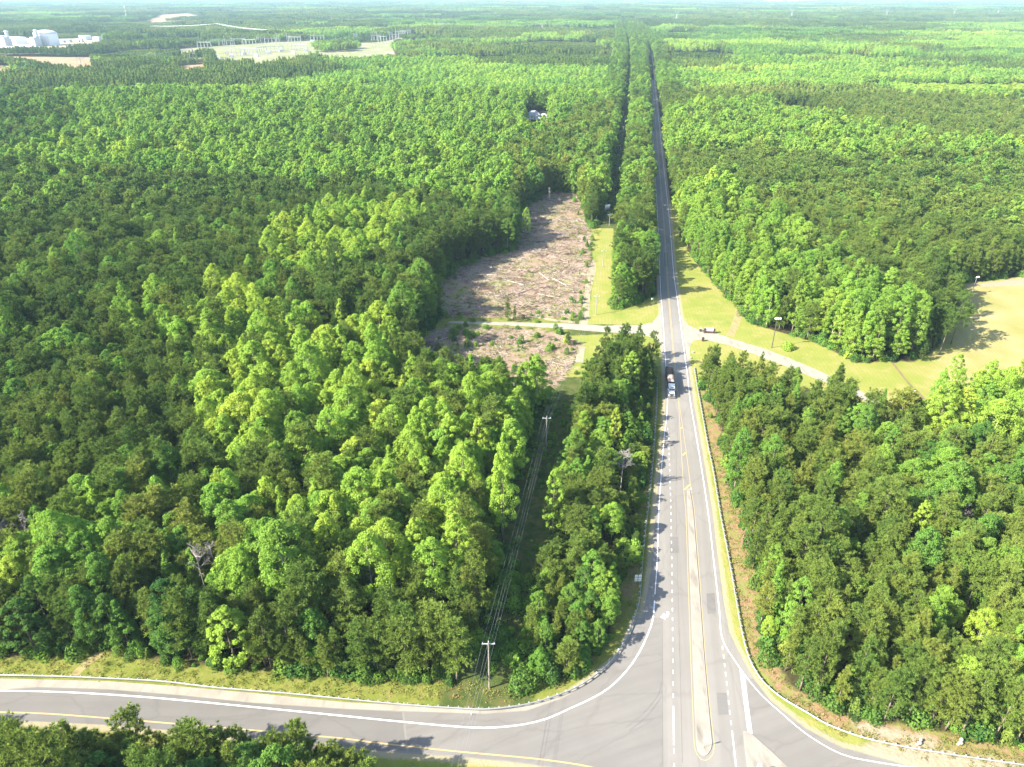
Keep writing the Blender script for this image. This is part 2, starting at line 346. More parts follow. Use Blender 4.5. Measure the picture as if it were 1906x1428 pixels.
# ------------------------------------------------------------------ ground sheet
def axis(a0, a1, fine, grow, end):
    r = list(np.arange(a0, a1, fine)); d = fine
    while r[-1] < end: d *= grow; r.append(r[-1] + d)
    return r
ys = np.array([-400, -200, -100, -30, 0, 20] + axis(40, 480, 1.1, 1.02, 26000))
xr = axis(0, 190, 1.2, 1.025, 20000); xs = np.array([-x for x in xr[:0:-1]] + xr) + 30.0
XX, YY = np.meshgrid(xs, ys); GP = np.stack([XX.ravel(), YY.ravel()], -1)
nx, ny = len(xs), len(ys)
idx = np.arange(nx * ny).reshape(ny, nx)
quads = np.stack([idx[:-1, :-1].ravel(), idx[:-1, 1:].ravel(), idx[1:, 1:].ravel(), idx[1:, :-1].ravel()], -1)
def clampsd(poly_list, lim=12.0, gate=None):
    out = np.full(len(GP), -lim)
    for poly in poly_list:
        a = np.array(poly); m = (GP[:, 0] > a[:, 0].min() - lim) & (GP[:, 0] < a[:, 0].max() + lim) & (GP[:, 1] > a[:, 1].min() - lim) & (GP[:, 1] < a[:, 1].max() + lim)
        if m.any(): out[m] = np.maximum(out[m], polysd(GP[m], poly))
    return np.clip(out, -lim, lim)
lawn = clampsd([LAWN_R, gp([(1096, 425), (1142, 425), (1140, 578), (1195, 575), (1222, 545), (1232, 590), (1210, 604), (1085, 604), (1098, 560), (1106, 500)]),
                gp([(1060, 625), (1240, 617), (1240, 680), (1080, 702), (1050, 702), (1085, 660)]),
                gp([(1283, 690), (1293, 690), (1317, 820), (1342, 958), (1370, 1110), (1395, 1224), (1452, 1295), (1541, 1349), (1622, 1377), (1600, 1392), (1500, 1350), (1435, 1300), (1401, 1256), (1378, 1216), (1356, 1173), (1346, 1122), (1334, 1034), (1325, 950), (1312, 870), (1301, 807), (1290, 744)]),
                gp([(852, 1409), (946, 1418), (1100, 1445), (1100, 1900), (-500, 1900), (-500, 1345), (584, 1392)])])
rough = clampsd([OPEN['ramp'], OPEN['clear']])
straw = clampsd([gp([(1300, 700), (1330, 760), (1368, 880), (1404, 1030), (1424, 1180), (1466, 1275), (1590, 1335), (1860, 1385), (2100, 1410), (1906, 1424), (1659, 1386), (1540, 1350), (1452, 1297), (1395, 1226), (1370, 1112), (1343, 960), (1318, 822), (1297, 700)]),
                 gp([(1150, 1060), (1190, 1050), (1186, 1100), (1172, 1120), (1150, 1100)])])
clear = clampsd([CLEAR_A, CLEAR_B])
sand = clampsd([gp([(1590, 1392), (1620, 1378), (1700, 1388), (1800, 1405), (1906, 1421), (2100, 1440), (2100, 1520), (1820, 1460), (1720, 1436), (1659, 1418)]),
                gp([(1780, 530), (1840, 526), (1906, 518), (2000, 515), (2000, 526), (1906, 531), (1840, 534)]), gp([(1583, 228), (1602, 232), (1600, 238), (1585, 235)]),
                gp([(1585, 1340), (1650, 1352), (1740, 1372), (1760, 1390), (1660, 1378), (1600, 1362)])] + SUBST + PLANT)
field = clampsd(FAR_FIELDS, 20)
yard = clampsd(SUBST, 12)
dry = clampsd([gp([(1790, 525), (2150, 500), (2150, 790), (1790, 790), (1745, 720), (1770, 600)])], 12)
corr = np.clip(9.0 - linedist(GP, CORR), -4, 9)
asd = np.clip(-polysd(GP, ASPH), -2, 12)         # metres outside the asphalt
nearm = GP[:, 1] < 1800; asd[~nearm] = 12
me = mesh_np('ground', np.c_[GP, np.zeros(len(GP))], quads)
for nm, a in dict(lawn=lawn, rough=rough, straw=straw, clear=clear, sand=sand, field=field, asd=asd, yard=yard, corr=corr, dry=dry).items():
    at = me.attributes.new(nm, 'FLOAT', 'POINT'); at.data.foreach_set('value', a.astype(np.float32))
ground = link(bpy.data.objects.new('ground', me)); tag(ground, kind='structure')
m, t, out = newmat('ground_cover'); N = NT(t); b = N.n('ShaderNodeBsdfPrincipled'); p = N.pos()
n1 = N.noise(.35, 5, .65, p); n2 = N.noise(1.3, 5, .7, p); n3 = N.noise(.06, 4, .6, p); n4 = N.noise(6.0, 3, .7, p)
nf = N.noise(.008, 4, .6, p)
def mask(att, wdt=1.2, amp=3.5, off=0.0):
    s = N.math('ADD', N.attr(att), N.math('MULTIPLY', N.math('SUBTRACT', n1, .5), amp))
    return N.math('MULTIPLY_ADD', s, 1 / wdt, .5 + off, clamp=True)
col = N.ramp(n2, [(.3, (.030, .026, .014)), (.6, (.055, .050, .024)), (.8, (.045, .065, .02))])
rg = N.ramp(n1, [(.25, (.09, .11, .02)), (.45, (.155, .17, .035)), (.6, (.21, .19, .055)), (.78, (.24, .17, .09))])
rg = N.mix(N.math('MULTIPLY', n2, .7), rg, (.085, .12, .02))
col = N.mix(mask('rough', 1.5, 5), col, rg)
co = N.ramp(n1, [(.3, (.035, .055, .014)), (.5, (.060, .080, .022)), (.62, (.09, .09, .03)), (.75, (.10, .075, .04))])  # ground under the wires, colour darkened to carry the shade of the trees
col = N.mix(mask('corr', 1.5, 4), col, co)
st = N.mix(N.ramp(n1, [(.42, (0, 0, 0)), (.62, (1, 1, 1))]), N.ramp(n2, [(.3, (.14, .085, .045)), (.5, (.23, .145, .08)), (.8, (.30, .21, .13))]), (.15, .17, .045))
col = N.mix(mask('straw', 1.5, 3), col, st)
wv = N.n('ShaderNodeTexWave'); wv.inputs['Scale'].default_value = .22; wv.inputs['Distortion'].default_value = 1.2; wv.inputs['Detail'].default_value = 2
t.links.new(N.map(p, (1, 1, 1), (0, 0, math.radians(5))), wv.inputs['Vector'])
lw = N.ramp(n3, [(.3, (.145, .185, .034)), (.48, (.225, .225, .050)), (.62, (.285, .240, .085)), (.78, (.33, .265, .12))])
lw = N.mix(N.math('MULTIPLY', n1, .5), lw, (.145, .185, .038))
lw = N.mix(mask('dry', 8.0, 6), lw, N.ramp(n3, [(.3, (.24, .215, .075)), (.55, (.33, .27, .13)), (.75, (.40, .33, .20))]))
lw = N.mix(N.math('MULTIPLY', N.math('MULTIPLY', wv.outputs['Fac'], .30), 1.0), lw, (.15, .19, .04))
lw = N.mix(N.math('MULTIPLY', n4, .4), lw, (.13, .16, .03))
lw = N.mix(N.math('MULTIPLY', N.ramp(N.noise(.16, 5, .7, p), [(.52, (0, 0, 0)), (.70, (1, 1, 1))]), .65), lw, (.30, .225, .105))
col = N.mix(mask('lawn', 1.0, 2.2), col, lw)
vo = N.n('ShaderNodeTexWave'); vo.inputs['Scale'].default_value = .9; vo.inputs['Distortion'].default_value = 14; vo.inputs['Detail'].default_value = 4; vo.inputs['Detail Scale'].default_value = 1.5
t.links.new(p, vo.inputs['Vector'])
cl = N.ramp(n1, [(.25, (.17, .115, .07)), (.5, (.24, .175, .12)), (.7, (.30, .23, .165)), (.85, (.215, .13, .075))])
cl = N.mix(N.math('MULTIPLY', vo.outputs['Fac'], .5), cl, (.17, .12, .09))
cl = N.mix(N.ramp(N.noise(.10, 4, .6, p), [(.50, (0, 0, 0)), (.66, (1, 1, 1))]), cl, (.17, .18, .055))
col = N.mix(mask('clear', 1.5, 9), col, cl)
sn = N.ramp(n2, [(.3, (.22, .18, .115)), (.6, (.30, .25, .18)), (.8, (.36, .31, .24))])
col = N.mix(mask('sand', 1.2, 3), col, sn)
fl = N.ramp(n3, [(.3, (.22, .15, .08)), (.6, (.28, .195, .12)), (.8, (.21, .195, .07))])
col = N.mix(mask('field', 2.0, 6), col, fl)
yd = N.ramp(N.noise(.02, 4, .6, p), [(.35, (.20, .18, .13)), (.5, (.17, .185, .07)), (.62, (.25, .23, .18)), (.75, (.20, .145, .085))])
col = N.mix(mask('yard', 2.0, 5), col, yd)
# bare gritty edge beside the asphalt
ed = N.math('MULTIPLY', N.math('MULTIPLY_ADD', N.math('SUBTRACT', N.attr('asd'), N.math('MULTIPLY', n2, 1.8)), -1.6, .9, clamp=True), .75)
col = N.mix(ed, col, (.29, .245, .175))
t.links.new(col, b.inputs['Base Color']); b.inputs['Roughness'].default_value = 1.0; b.inputs['Specular IOR Level'].default_value = .05
bp = N.n('ShaderNodeBump'); bp.inputs['Strength'].default_value = .6; bp.inputs['Distance'].default_value = .35; t.links.new(n2, bp.inputs['Height'])
t.links.new(bp.outputs[0], b.inputs['Normal']); t.links.new(b.outputs[0], out.inputs[0]); me.materials.append(m)
# ------------------------------------------------------------------ flat sheets: roads, tracks
def tess(pts):
    n = len(pts)
    r = delaunay_2d_cdt([Vector((float(q[0]), float(q[1]))) for q in pts], [(i, (i + 1) % n) for i in range(n)], [], 1, 1e-5)
    vs = [(v[0], v[1]) for v in r[0]]; fs = []
    for f in r[2]:
        a = sum(vs[f[i]][0] * vs[f[(i + 1) % len(f)]][1] - vs[f[(i + 1) % len(f)]][0] * vs[f[i]][1] for i in range(len(f)))
        if abs(a) > 1e-8: fs.append(list(f) if a > 0 else list(f)[::-1])
    return vs, fs
def sheet(name, outline, z, mat, ragged=0.0, parent=None):
    pts = [np.array(q, float) for q in outline]
    if ragged:
        o = []
        for a, b2 in zip(pts, pts[1:] + pts[:1]):
            L = np.linalg.norm(b2 - a); n = max(1, min(80, int(L / 1.0)))
            nn = np.array([-(b2 - a)[1], (b2 - a)[0]]) / max(L, 1e-6)
            for k in range(n): q = a + (b2 - a) * k / n; o.append(q + nn * (noise2(q[:1], q[1:], 1.7, 3)[0] - .5) * ragged * 2)
        pts = o
    vs, fs = tess(pts); me = bpy.data.meshes.new(name); me.from_pydata([(v[0], v[1], z) for v in vs], [], fs); me.update(); me.materials.append(mat)
    o = link(bpy.data.objects.new(name, me))
    if parent: o.parent = parent
    else: o['kind'] = 'structure'
    return o
def strip_pts(line, wdt):
    L = np.array(line, float); d = np.gradient(L, axis=0); d /= np.maximum(np.linalg.norm(d, axis=1, keepdims=True), 1e-9)
    n = np.stack([-d[:, 1], d[:, 0]], -1); w2 = np.asarray(wdt) / 2 if np.ndim(wdt) == 0 else (np.asarray(wdt) / 2)[:, None]
    return L + n * w2, L - n * w2
def ribbon_arrays(line, wdt, z):
    a, c = strip_pts(line, wdt); n = len(a)
    V = np.empty((2 * n, 3)); V[0::2, :2] = c; V[1::2, :2] = a; V[:, 2] = z
    i = np.arange(n - 1) * 2
    return V, np.stack([i, i + 2, i + 3, i + 1], -1)
def ribbons(name, items, z, mat, parent=None):
    Vs, Fs, o = [], [], 0
    for line, wd in items:
        V, Fa = ribbon_arrays(line, wd, z); Vs.append(V); Fs.append(Fa + o); o += len(V)
    ob = link(bpy.data.objects.new(name, mesh_np(name, np.vstack(Vs), np.vstack(Fs), mat)))
    if parent: ob.parent = parent
    else: ob['kind'] = 'structure'
    return ob
def dashes(line, on, off, start=0.0):
    L = np.array(line); s = np.r_[0, np.cumsum(np.linalg.norm(np.diff(L, axis=0), axis=1))]; out = []; a = start
    while a + on < s[-1]:
        tt = np.linspace(a, a + on, 3); out.append(np.stack([np.interp(tt, s, L[:, 0]), np.interp(tt, s, L[:, 1])], -1)); a += on + off
    return out
road = sheet('road', ASPH, .030, M['asphalt'])
fr = [np.array(q) for q in far_road_c[7:]]
ribbons('far_road', [(catmull(fr, 20), 6.5)], .030, M['asphalt2'])
# ramp asphalt is newer and darker; the turn area is patched
TURN = gp([(1186, 1152), (1231, 1150), (1232.5, 1250), (1233, 1340), (1233, 1480), (1160, 1480), (1110, 1439), (1008, 1424), (946, 1416), (852, 1407), (760, 1399), (752, 1325), (840, 1328), (901, 1330), (980, 1324), (1050, 1300), (1102.6, 1266.5), (1137.6, 1238.5), (1160, 1216)])
sheet('turning_area', TURN, .036, M['asphalt2'])
RAMP = gp([(748, 1325.5), (756, 1398), (700, 1397), (584, 1385), (363, 1363), (200, 1349), (0, 1339), (-400, 1333), (-400, 1283), (0, 1285), (70, 1280), (201, 1284), (336, 1295), (470, 1309), (640, 1320.5)])
sheet('side_road', RAMP, .037, M['asphalt3'])
RTURN = gp([(1391, 1262), (1401, 1263), (1435, 1307), (1500, 1358), (1566, 1393), (1659, 1418), (1720, 1436), (1820, 1460), (2100, 1502), (2100, 1890), (1600, 1890), (1475, 1432), (1400, 1366), (1392, 1330)])
sheet('turn_lane', RTURN, .036, M['asphalt2'])
# concrete gutter between asphalt and guardrail on the corner, pale shoulder along the side road
GUT = gp([(1197, 1145), (1180, 1151), (1160, 1199), (1137, 1230), (1102, 1261.5), (1059, 1287), (989, 1311), (910, 1321.5), (840, 1319), (752, 1313), (640, 1307), (470, 1290), (336, 1278), (201, 1268), (0, 1263), (-400, 1262), (-400, 1281.5), (0, 1283.5), (70, 1278.5),
          (201, 1282.5), (336, 1293.5), (470, 1307.5), (640, 1319), (752, 1323.5), (840, 1326.5), (901, 1328.5), (980, 1322.5), (1050, 1298.5), (1102.6, 1265), (1137.6, 1237), (1160, 1214.5), (1187, 1149.5)])
sheet('concrete_shoulder', GUT, .024, M['gutter'])
# gravel drives and tracks
FL = gp([(1231, 560), (1227, 585), (1215, 600), (1190, 605), (1120, 606), (1060, 602), (990, 601), (900, 599), (835, 598), (835, 601), (900, 604), (990, 608), (1060, 613), (1120, 618), (1180, 621), (1215, 628), (1230, 645), (1238, 675), (1246, 675), (1246, 560)])
sheet('gravel_drive', FL, .016, M['gravel'], .35)
FR = gp([(1258, 560), (1268, 590), (1281, 606), (1300, 614), (1330, 620), (1380, 636), (1430, 652), (1480, 671), (1530, 693), (1580, 716), (1640, 748), (1620, 752), (1560, 722), (1500, 697), (1450, 677), (1400, 658), (1350, 641), (1310, 632), (1289, 634), (1283, 645), (1284, 690), (1270, 690), (1255, 600)])
sheet('entrance_drive', FR, .017, M['gravel'], .3)
ribbons('sand_track', [(catmull(gp([(1085, 606), (1089, 585), (1092, 560), (1096, 530), (1101, 505), (1106, 484)]), 1), np.interp(np.linspace(0, 1, len(catmull(gp([(1085, 606), (1089, 585), (1092, 560), (1096, 530), (1101, 505), (1106, 484)]), 1))), [0, .4, .8, 1], [3.6, 2.6, 4.2, 1.5])),
        (catmull(gp([(1070, 600), (1040, 597), (1010, 592), (985, 583)]), 1), 2.2), (catmull(gp([(1083, 645), (1080, 660), (1078, 675)]), 1), 2.8)], .012, M['sandtrack'])
ribbons('ditch', [(catmull(gp([(1655, 668), (1668, 684), (1682, 702), (1694, 716), (1707, 728), (1722, 745)]), 1), .9)], .012, M['brownditch'])
ribbons('dry_ditch', [(catmull(gp([(1375, 572), (1375, 585), (1370, 600), (1364, 615), (1359, 626)]), 1), 3.0)], .012, M['drystraw'])
ribbons('dirt_path', [(catmull(gp([(138, 1257), (150, 1245), (165, 1232), (180, 1222), (192, 1214)]), 1), 1.8)], .012, M['drystraw'])
# painted markings: parts of the road
lwl = catmull(LW[:], 1.5); rwl = catmull(RW, 1.5)
iy = np.argmax(lwl[:, 1] < 118)
ribbons('edge_line', [(lwl[:iy], .20)], .050, M['wpaint'], road)
ribbons('edge_line', [(lwl[iy:], .30)], .052, M['wpaint'], road)
ribbons('edge_line', [(rwl, .22)], .052, M['wpaint'], road)
yc = [(roadx(Y) - 0, Y) for Y in (1733, 1200, 800, 540, 420)] + gp([(1243, 530), (1247, 580), (1254, 660), (1258, 700), (1262.5, 744)])
yl = catmull(yc, 2); ya, yb = strip_pts(yl, .40)
YL = gp([(1262.5, 744), (1266, 800), (1270, 870), (1274, 929), (1276.4, 950), (1281, 1084), (1286, 1234.5), (1290, 1335), (1292.5, 1390), (1297, 1404), (1304, 1413), (1312, 1416), (1320, 1413), (1327, 1404), (1330, 1390),
         (1323.6, 1335), (1314, 1234.5), (1302.5, 1077), (1292.5, 950), (1289.7, 930), (1286.5, 912), (1277, 840), (1268.5, 780), (1263.2, 746)])
ribbons('centre_line', [(ya, .15), (yb, .15)], .050, M['ypaint'], road)
ribbons('median_line', [(catmull(YL, 1.0), .13)], .051, M['ypaint'], road)
ribbons('hatching', [(np.array(gp(q)), .5) for q in ([(1266.5, 798), (1271, 795)], [(1270.6, 848), (1276.4, 842.5)], [(1274, 912), (1284.5, 902)])], .053, M['ypaint'], road)
ribbons('turn_line', [(catmull(gp([(-300, 1322), (0, 1326), (107, 1330), (363, 1350.5), (480, 1360.5), (584, 1370), (640, 1375), (700, 1383), (850, 1399), (1000, 1413), (1090, 1426), (1140, 1440)]), 1.5), .28)], .053, M['ypaint'], road)
ld = catmull(gp([(1242.6, 797), (1245, 820), (1246, 860), (1247.7, 912), (1248.7, 950), (1250.3, 1040), (1251.3, 1110), (1252, 1177.6), (1253, 1278), (1253.2, 1310)]), 1.0)
dd = dashes(ld, .95, 1.85)
ribbons('lane_line', [(q, .18) for q in dd] + [(np.array(gp([(1253.3, 1315), (1254.3, 1387)])), .22)] + [(q, .18) for q in dashes(catmull(gp([(1254.4, 1394), (1255, 1500), (1256, 1600)]), 1), .95, 1.85)], .054, M['wpaint'], road)
rd = catmull(gp([(1344.5, 1203), (1347, 1223), (1353, 1275), (1359, 1331), (1362, 1356)]), 1)
ribbons('lane_line', [(q, .19) for q in dashes(rd, .95, 1.25)] + [(np.array(gp([(1362.5, 1360.6), (1370, 1428), (1384, 1560)])), .22)], .054, M['wpaint'], road)
sheet('gore_stripe', gp([(1376.8, 1247), (1385.6, 1256.5), (1400.4, 1366.6), (1392, 1366)]), .055, M['wpaint'], parent=road)
AR = [(1229, 1149.5), (1236, 1141.5), (1237, 1144.5), (1240.5, 1144.5), (1240.5, 1139), (1244.8, 1139), (1245.2, 1144), (1243, 1149.3), (1238, 1150), (1238.5, 1153.5)]
sheet('turn_arrow', gp(AR), .055, M['wpaint'], parent=road)
# tyre marks on the turn
ribbons('tyre_marks', [(catmull(gp(q), 1), .13) for q in ([(1008, 1385), (1025, 1380), (1048, 1376)], [(806, 1341), (850, 1348), (900, 1352)], [(1165, 1355), (1200, 1325), (1226, 1292), (1231, 1270)], [(1170, 1362), (1205, 1332), (1231, 1298)])], .055,
        simple('tyre_mark_dark', (.13, .125, .12), .9), road)
for q in ([(1247, 1000), (1262, 1000), (1263, 1030), (1247.5, 1030)], [(1315, 1105), (1330, 1104), (1333, 1142), (1317, 1143)], [(1236, 470), (1243, 470), (1244, 496), (1236.5, 496)], [(540, 1335), (600, 1339), (596, 1351), (536, 1347)], [(1334, 1290), (1352, 1290), (1356, 1330), (1337, 1331)]):
    sheet('patch', gp(q), .046, M['asphalt3'], parent=road)
ribbons('seam', [(catmull(gp([(1232.5, 1150), (1233, 1250), (1233.3, 1340), (1234, 1480)]), 2), .10), (catmull(gp([(1262, 770), (1259, 870), (1258.5, 950), (1262, 1100), (1266, 1250), (1270, 1420)]), 2), .09)], .0475, M['asphalt3'], road)
# ------------------------------------------------------------------ raised islands
def island(name, outline, h, label):
    o = empty(name, (0, 0, 0)); o['kind'] = 'structure'
    c = np.array(outline); mid = c.mean(0)
    MB().prism([tuple(q) for q in c], .02, h).build('kerb', M['gutter'], o)
    # the slab sits inside the kerb, 3 mm proud of it
    n = len(c); nxt = np.roll(c, -1, 0); prv = np.roll(c, 1, 0); d = nxt - prv; d /= np.linalg.norm(d, axis=1, keepdims=True)
    area = np.sum(c[:, 0] * nxt[:, 1] - nxt[:, 0] * c[:, 1]); nn = np.stack([-d[:, 1], d[:, 0]], -1) * (1 if area > 0 else -1)
    inn = c + nn * .22
    MB().prism([tuple(q) for q in inn], h - .02, h + .006).build('slab', M['concrete'], o)
    return o
isl = gp([(1281, 909), (1284, 912), (1290, 950), (1300, 1077), (1311.5, 1234.5), (1320.5, 1335), (1325.5, 1385), (1323, 1396), (1317, 1405), (1311, 1408), (1304, 1405), (1298.5, 1397), (1296, 1385), (1293.5, 1335), (1289.5, 1234.5), (1284.3, 1084), (1279.6, 950), (1278.6, 912)])
island('median_island', isl, .15, '')
tri = gp([(1383.3, 1361.5), (1390, 1362), (1402, 1370), (1435, 1399), (1466, 1429), (1520, 1480), (1560, 1560), (1410, 1560), (1393, 1450), (1388, 1405), (1384.5, 1380)])
island('triangle_island', tri, .15, '')

#@@TREES
# ------------------------------------------------------------------ foliage geometry
def leaf_faces(C, Nn, size, aspect=.75, r=rng):
    """one rhombic leaf-clump per centre C, facing about Nn"""
    n = len(C); t1 = np.cross(Nn, r.normal(size=(n, 3))); t1 /= np.linalg.norm(t1, axis=1, keepdims=True) + 1e-9
    t2 = np.cross(Nn, t1); sz = size[:, None] if np.ndim(size) else size
    a = t1 * sz * .5; b2 = t2 * sz * .5 * aspect; bend = Nn * sz * .12
    V = np.stack([C - a, C - b2 + bend, C + a, C + b2 + bend], 1).reshape(-1, 3)
    return V, np.arange(4 * n).reshape(n, 4)
def unit(v): return v / (np.linalg.norm(v, axis=-1, keepdims=True) + 1e-9)
def pine_crown(H, R, base, seed, tufts=330, blades=15, bl=.50, bw=.12, ragged=.25, flat=0.0):
    r = np.random.default_rng(seed); C = []; D = []
    nb = 85; zz = base + (H - base) * (r.random(nb) ** .85); az = np.arange(nb) * 2.39996 + r.normal(size=nb) * .25
    t = (zz - base) / (H - base)
    prof = np.minimum(1, .45 + t * 2.2) * np.clip(1 - t, 0.0, 1) ** (.62 - .25 * flat) + .10
    rad = R * prof * (1 + r.normal(size=nb) * ragged)
    lump = 1 + .22 * np.sin(az * 2 + seed) ; rad = np.maximum(rad * lump, .35)
    per = np.maximum(1, (rad / rad.sum() * tufts)).astype(int)
    for i in range(nb):
        k = per[i]; s = np.sqrt(r.random(k)) * .85 + .2
        d = np.array([math.cos(az[i]), math.sin(az[i]), 0])
        side = np.array([-d[1], d[0], 0])
        P = d * (s * rad[i])[:, None] + side * (r.normal(size=k) * .18 * rad[i] * s)[:, None]
        P[:, 2] = zz[i] + s * rad[i] * (.10 + .32 * t[i]) + r.normal(size=k) * .22
        C.append(P); D.append(unit(d * .75 + np.array([0, 0, .75 + .5 * t[i]]) + r.normal(size=(k, 3)) * .3))
    C = np.vstack(C); D = np.vstack(D); top = np.array([[0, 0, H - .2], [0, 0, H - .9], [.2, .1, H - 1.4]]); C = np.vstack([C, top]); D = np.vstack([D, np.tile([[0, 0, 1.]], (3, 1))])
    n = len(C); Cb = np.repeat(C, blades, 0); Db = unit(np.repeat(D, blades, 0) + r.normal(size=(n * blades, 3)) * .75)
    L = bl * (.7 + .6 * r.random(n * blades))[:, None]; W = unit(np.cross(Db, r.normal(size=Db.shape))) * bw * .5
    V = np.stack([Cb - W, Cb + W, Cb + Db * L + W * .3, Cb + Db * L - W * .3], 1).reshape(-1, 3)
    return V, np.arange(4 * n * blades).reshape(-1, 4)
def broad_crown(H, R, base, seed, lobes=60, per=85, ls=.42, kind=0):
    """kind 0 tall oval, 1 round, 2 pointed, 3 loose with gaps"""
    r = np.random.default_rng(seed); nl = lobes
    t = r.random(nl) ** .8; az = np.arange(nl) * 2.39996 + r.normal(size=nl) * .3
    if kind == 2: prof = np.minimum(1, .4 + t * 3) * (1 - t) ** .75
    elif kind == 0: prof = np.minimum(1, .45 + t * 2.2) * np.clip(1 - t, 0, 1) ** .42
    elif kind == 1: prof = np.sqrt(np.clip(1 - (2 * t - .85) ** 2 * .85, .03, 1))
    else: prof = np.sqrt(np.clip(1 - (2 * t - .75) ** 2 * .66, .04, 1))
    lump = 1 + .20 * np.sin(az * 3 + seed) + .14 * np.sin(az + seed * 2.1)
    u = .55 + .45 * np.sqrt(r.random(nl)); rad = R * prof * lump * u * .86
    z = base + (H - base) * (t * .94)
    LC = np.stack([np.cos(az) * rad, np.sin(az) * rad, z], -1); LC[0] = (0, 0, H - .8)
    lr = R * (.17 + .17 * r.random(nl)) * (1 - .35 * t)
    if kind == 3: lr *= .8
    outd = unit(np.stack([np.cos(az) * rad, np.sin(az) * rad, (z - (base + (H - base) * .35)) * .6 + R * .45], -1))
    k = per; dirs = unit(r.normal(size=(nl * k, 3)) + np.repeat(outd, k, 0) * 1.05)
    C = np.repeat(LC, k, 0) + dirs * (np.repeat(lr, k) * (.50 + .60 * r.random(nl * k) ** .7))[:, None] * np.array([1, 1, .85])
    Nn = unit(dirs * .8 + r.normal(size=dirs.shape) * .7 + np.array([0, 0, .35]))
    V, Fa = leaf_faces(C, Nn, ls * (.65 + .7 * r.random(len(C))), r=r)
    return V, Fa
def wood_mesh(name, H, r0, base, seed, nb=14, R=3.0, mat=None, fork=False, top=.95):
    """tapered trunk with limbs as one mesh"""
    r = random.Random(seed); mb = MB(); n = 5; pts = []; x = y = 0.0
    for i in range(n + 1):
        pts.append((x, y, H * top * i / n)); x += r.uniform(-.12, .12); y += r.uniform(-.12, .12)
    for i in range(n): mb.tube(pts[i], pts[i + 1], r0 * (1 - .85 * i / n), r0 * (1 - .85 * (i + 1) / n), 7)
    for k in range(nb):
        t = r.uniform(0, 1); z = base + (H * top - base) * t * .95; a = r.uniform(0, 6.28); L = R * (1 - t * .75) * r.uniform(.6, 1)
        f = z / (H * top) * n; i = min(n - 1, int(f)); q = f - i
        px = pts[i][0] * (1 - q) + pts[i + 1][0] * q; py = pts[i][1] * (1 - q) + pts[i + 1][1] * q
        e = (px + math.cos(a) * L, py + math.sin(a) * L, z + L * r.uniform(.2, .7)); rr = r0 * .28 * (1 - t * .6)
        mb.tube((px, py, z), e, rr, rr * .3, 5)
    bm = mb.bm; me = bpy.data.meshes.new(name); bm.to_mesh(me); bm.free(); me.materials.append(mat)
    for p_ in me.polygons: p_.use_smooth = True
    return me
# variants: (crown mesh, trunk mesh, height)
PINES, BROADS, MIDP, MIDB = [], [], [], []
for i in range(8):
    H = [18, 17, 19, 16, 18, 20, 15, 17][i]; R = [2.6, 2.2, 2.9, 1.9, 3.2, 2.7, 2.1, 3.0][i]; bs = H * [.36, .28, .45, .15, .38, .50, .10, .22][i]
    V, Fa = pine_crown(H, R, bs, 40 + i, tufts=int(175 * R * (H - bs) / 12 + 150), flat=[0, 0, .8, 0, .6, 1, 0, .4][i])
    PINES.append((mesh_np('pine_crown', V, Fa, M['pine']), wood_mesh('pine_trunk', H, .20, bs, 80 + i, 16, R * .8, M['bark']), H))
    V, Fa = pine_crown(H, R, bs, 40 + i, tufts=int(75 * R * (H - bs) / 12 + 60), blades=6, bl=1.0, bw=.42, flat=[0, 0, .8, 0, .6, 1, 0, .4][i])
    MIDP.append(mesh_np('pine_mid', V, Fa, M['pine']))
for i in range(9):
    H = [19, 18, 21, 18, 20, 16, 19, 22, 18][i]; R = [3.3, 3.8, 3.0, 4.0, 3.5, 3.2, 2.8, 3.9, 3.8][i]; kd = [0, 1, 3, 1, 0, 1, 2, 1, 3][i]; R *= 1.16; bs = H * [.22, .3, .12, .35, .3, .2, .1, .35, .3][i]
    V, Fa = broad_crown(H, R, bs, 140 + i, lobes=int(38 + 15 * R), per=92, ls=.31, kind=kd)
    BROADS.append((mesh_np('broad_crown', V, Fa, M['leaf']), wood_mesh('broad_trunk', H, .24, bs, 180 + i, 12, R * .75, M['bark_pale' if i % 2 else 'bark'], top=.85), H))
    V, Fa = broad_crown(H, R * 1.22, bs, 140 + i, lobes=int(22 + 8 * R), per=30, ls=.85, kind=1)
    MIDB.append(mesh_np('broad_mid', V, Fa, M['leaf']))
def clump(fn_kind, size, n, seed, face):
    """a patch of n far trees in one mesh: crowns only a few pixels across"""
    r = np.random.default_rng(seed); Vs, Fs, o = [], [], 0
    for k in range(n):
        x, y = r.uniform(-size / 2, size / 2, 2); H = r.uniform(13, 19); R = r.uniform(2.4, 3.3) if fn_kind == 'p' else r.uniform(3.2, 4.6)
        m_ = int(70 * (2.2 / face) ** 1.2) if fn_kind == 'p' else int(80 * (2.2 / face) ** 1.2); t = r.random(m_) ** .7; az = r.uniform(0, 6.28, m_)
        prof = (1 - t) ** .6 if fn_kind == 'p' else np.sqrt(np.clip(1 - (2 * t - .8) ** 2 * .7, .03, 1))
        rad = R * (prof * (.6 + .4 * r.random(m_)) + .08); z = H * (.35 + .62 * t)
        C = np.stack([x + np.cos(az) * rad, y + np.sin(az) * rad, z], -1)
        Nn = unit(np.stack([np.cos(az), np.sin(az), .7 + t], -1) + r.normal(size=(m_, 3)) * .6)
        V, Fa = leaf_faces(C, Nn, face * (.7 + .6 * r.random(m_)), r=r); Vs.append(V); Fs.append(Fa + o); o += len(V)
    return mesh_np('far_clump', np.vstack(Vs), np.vstack(Fs), M['pine' if fn_kind == 'p' else 'leaf'])
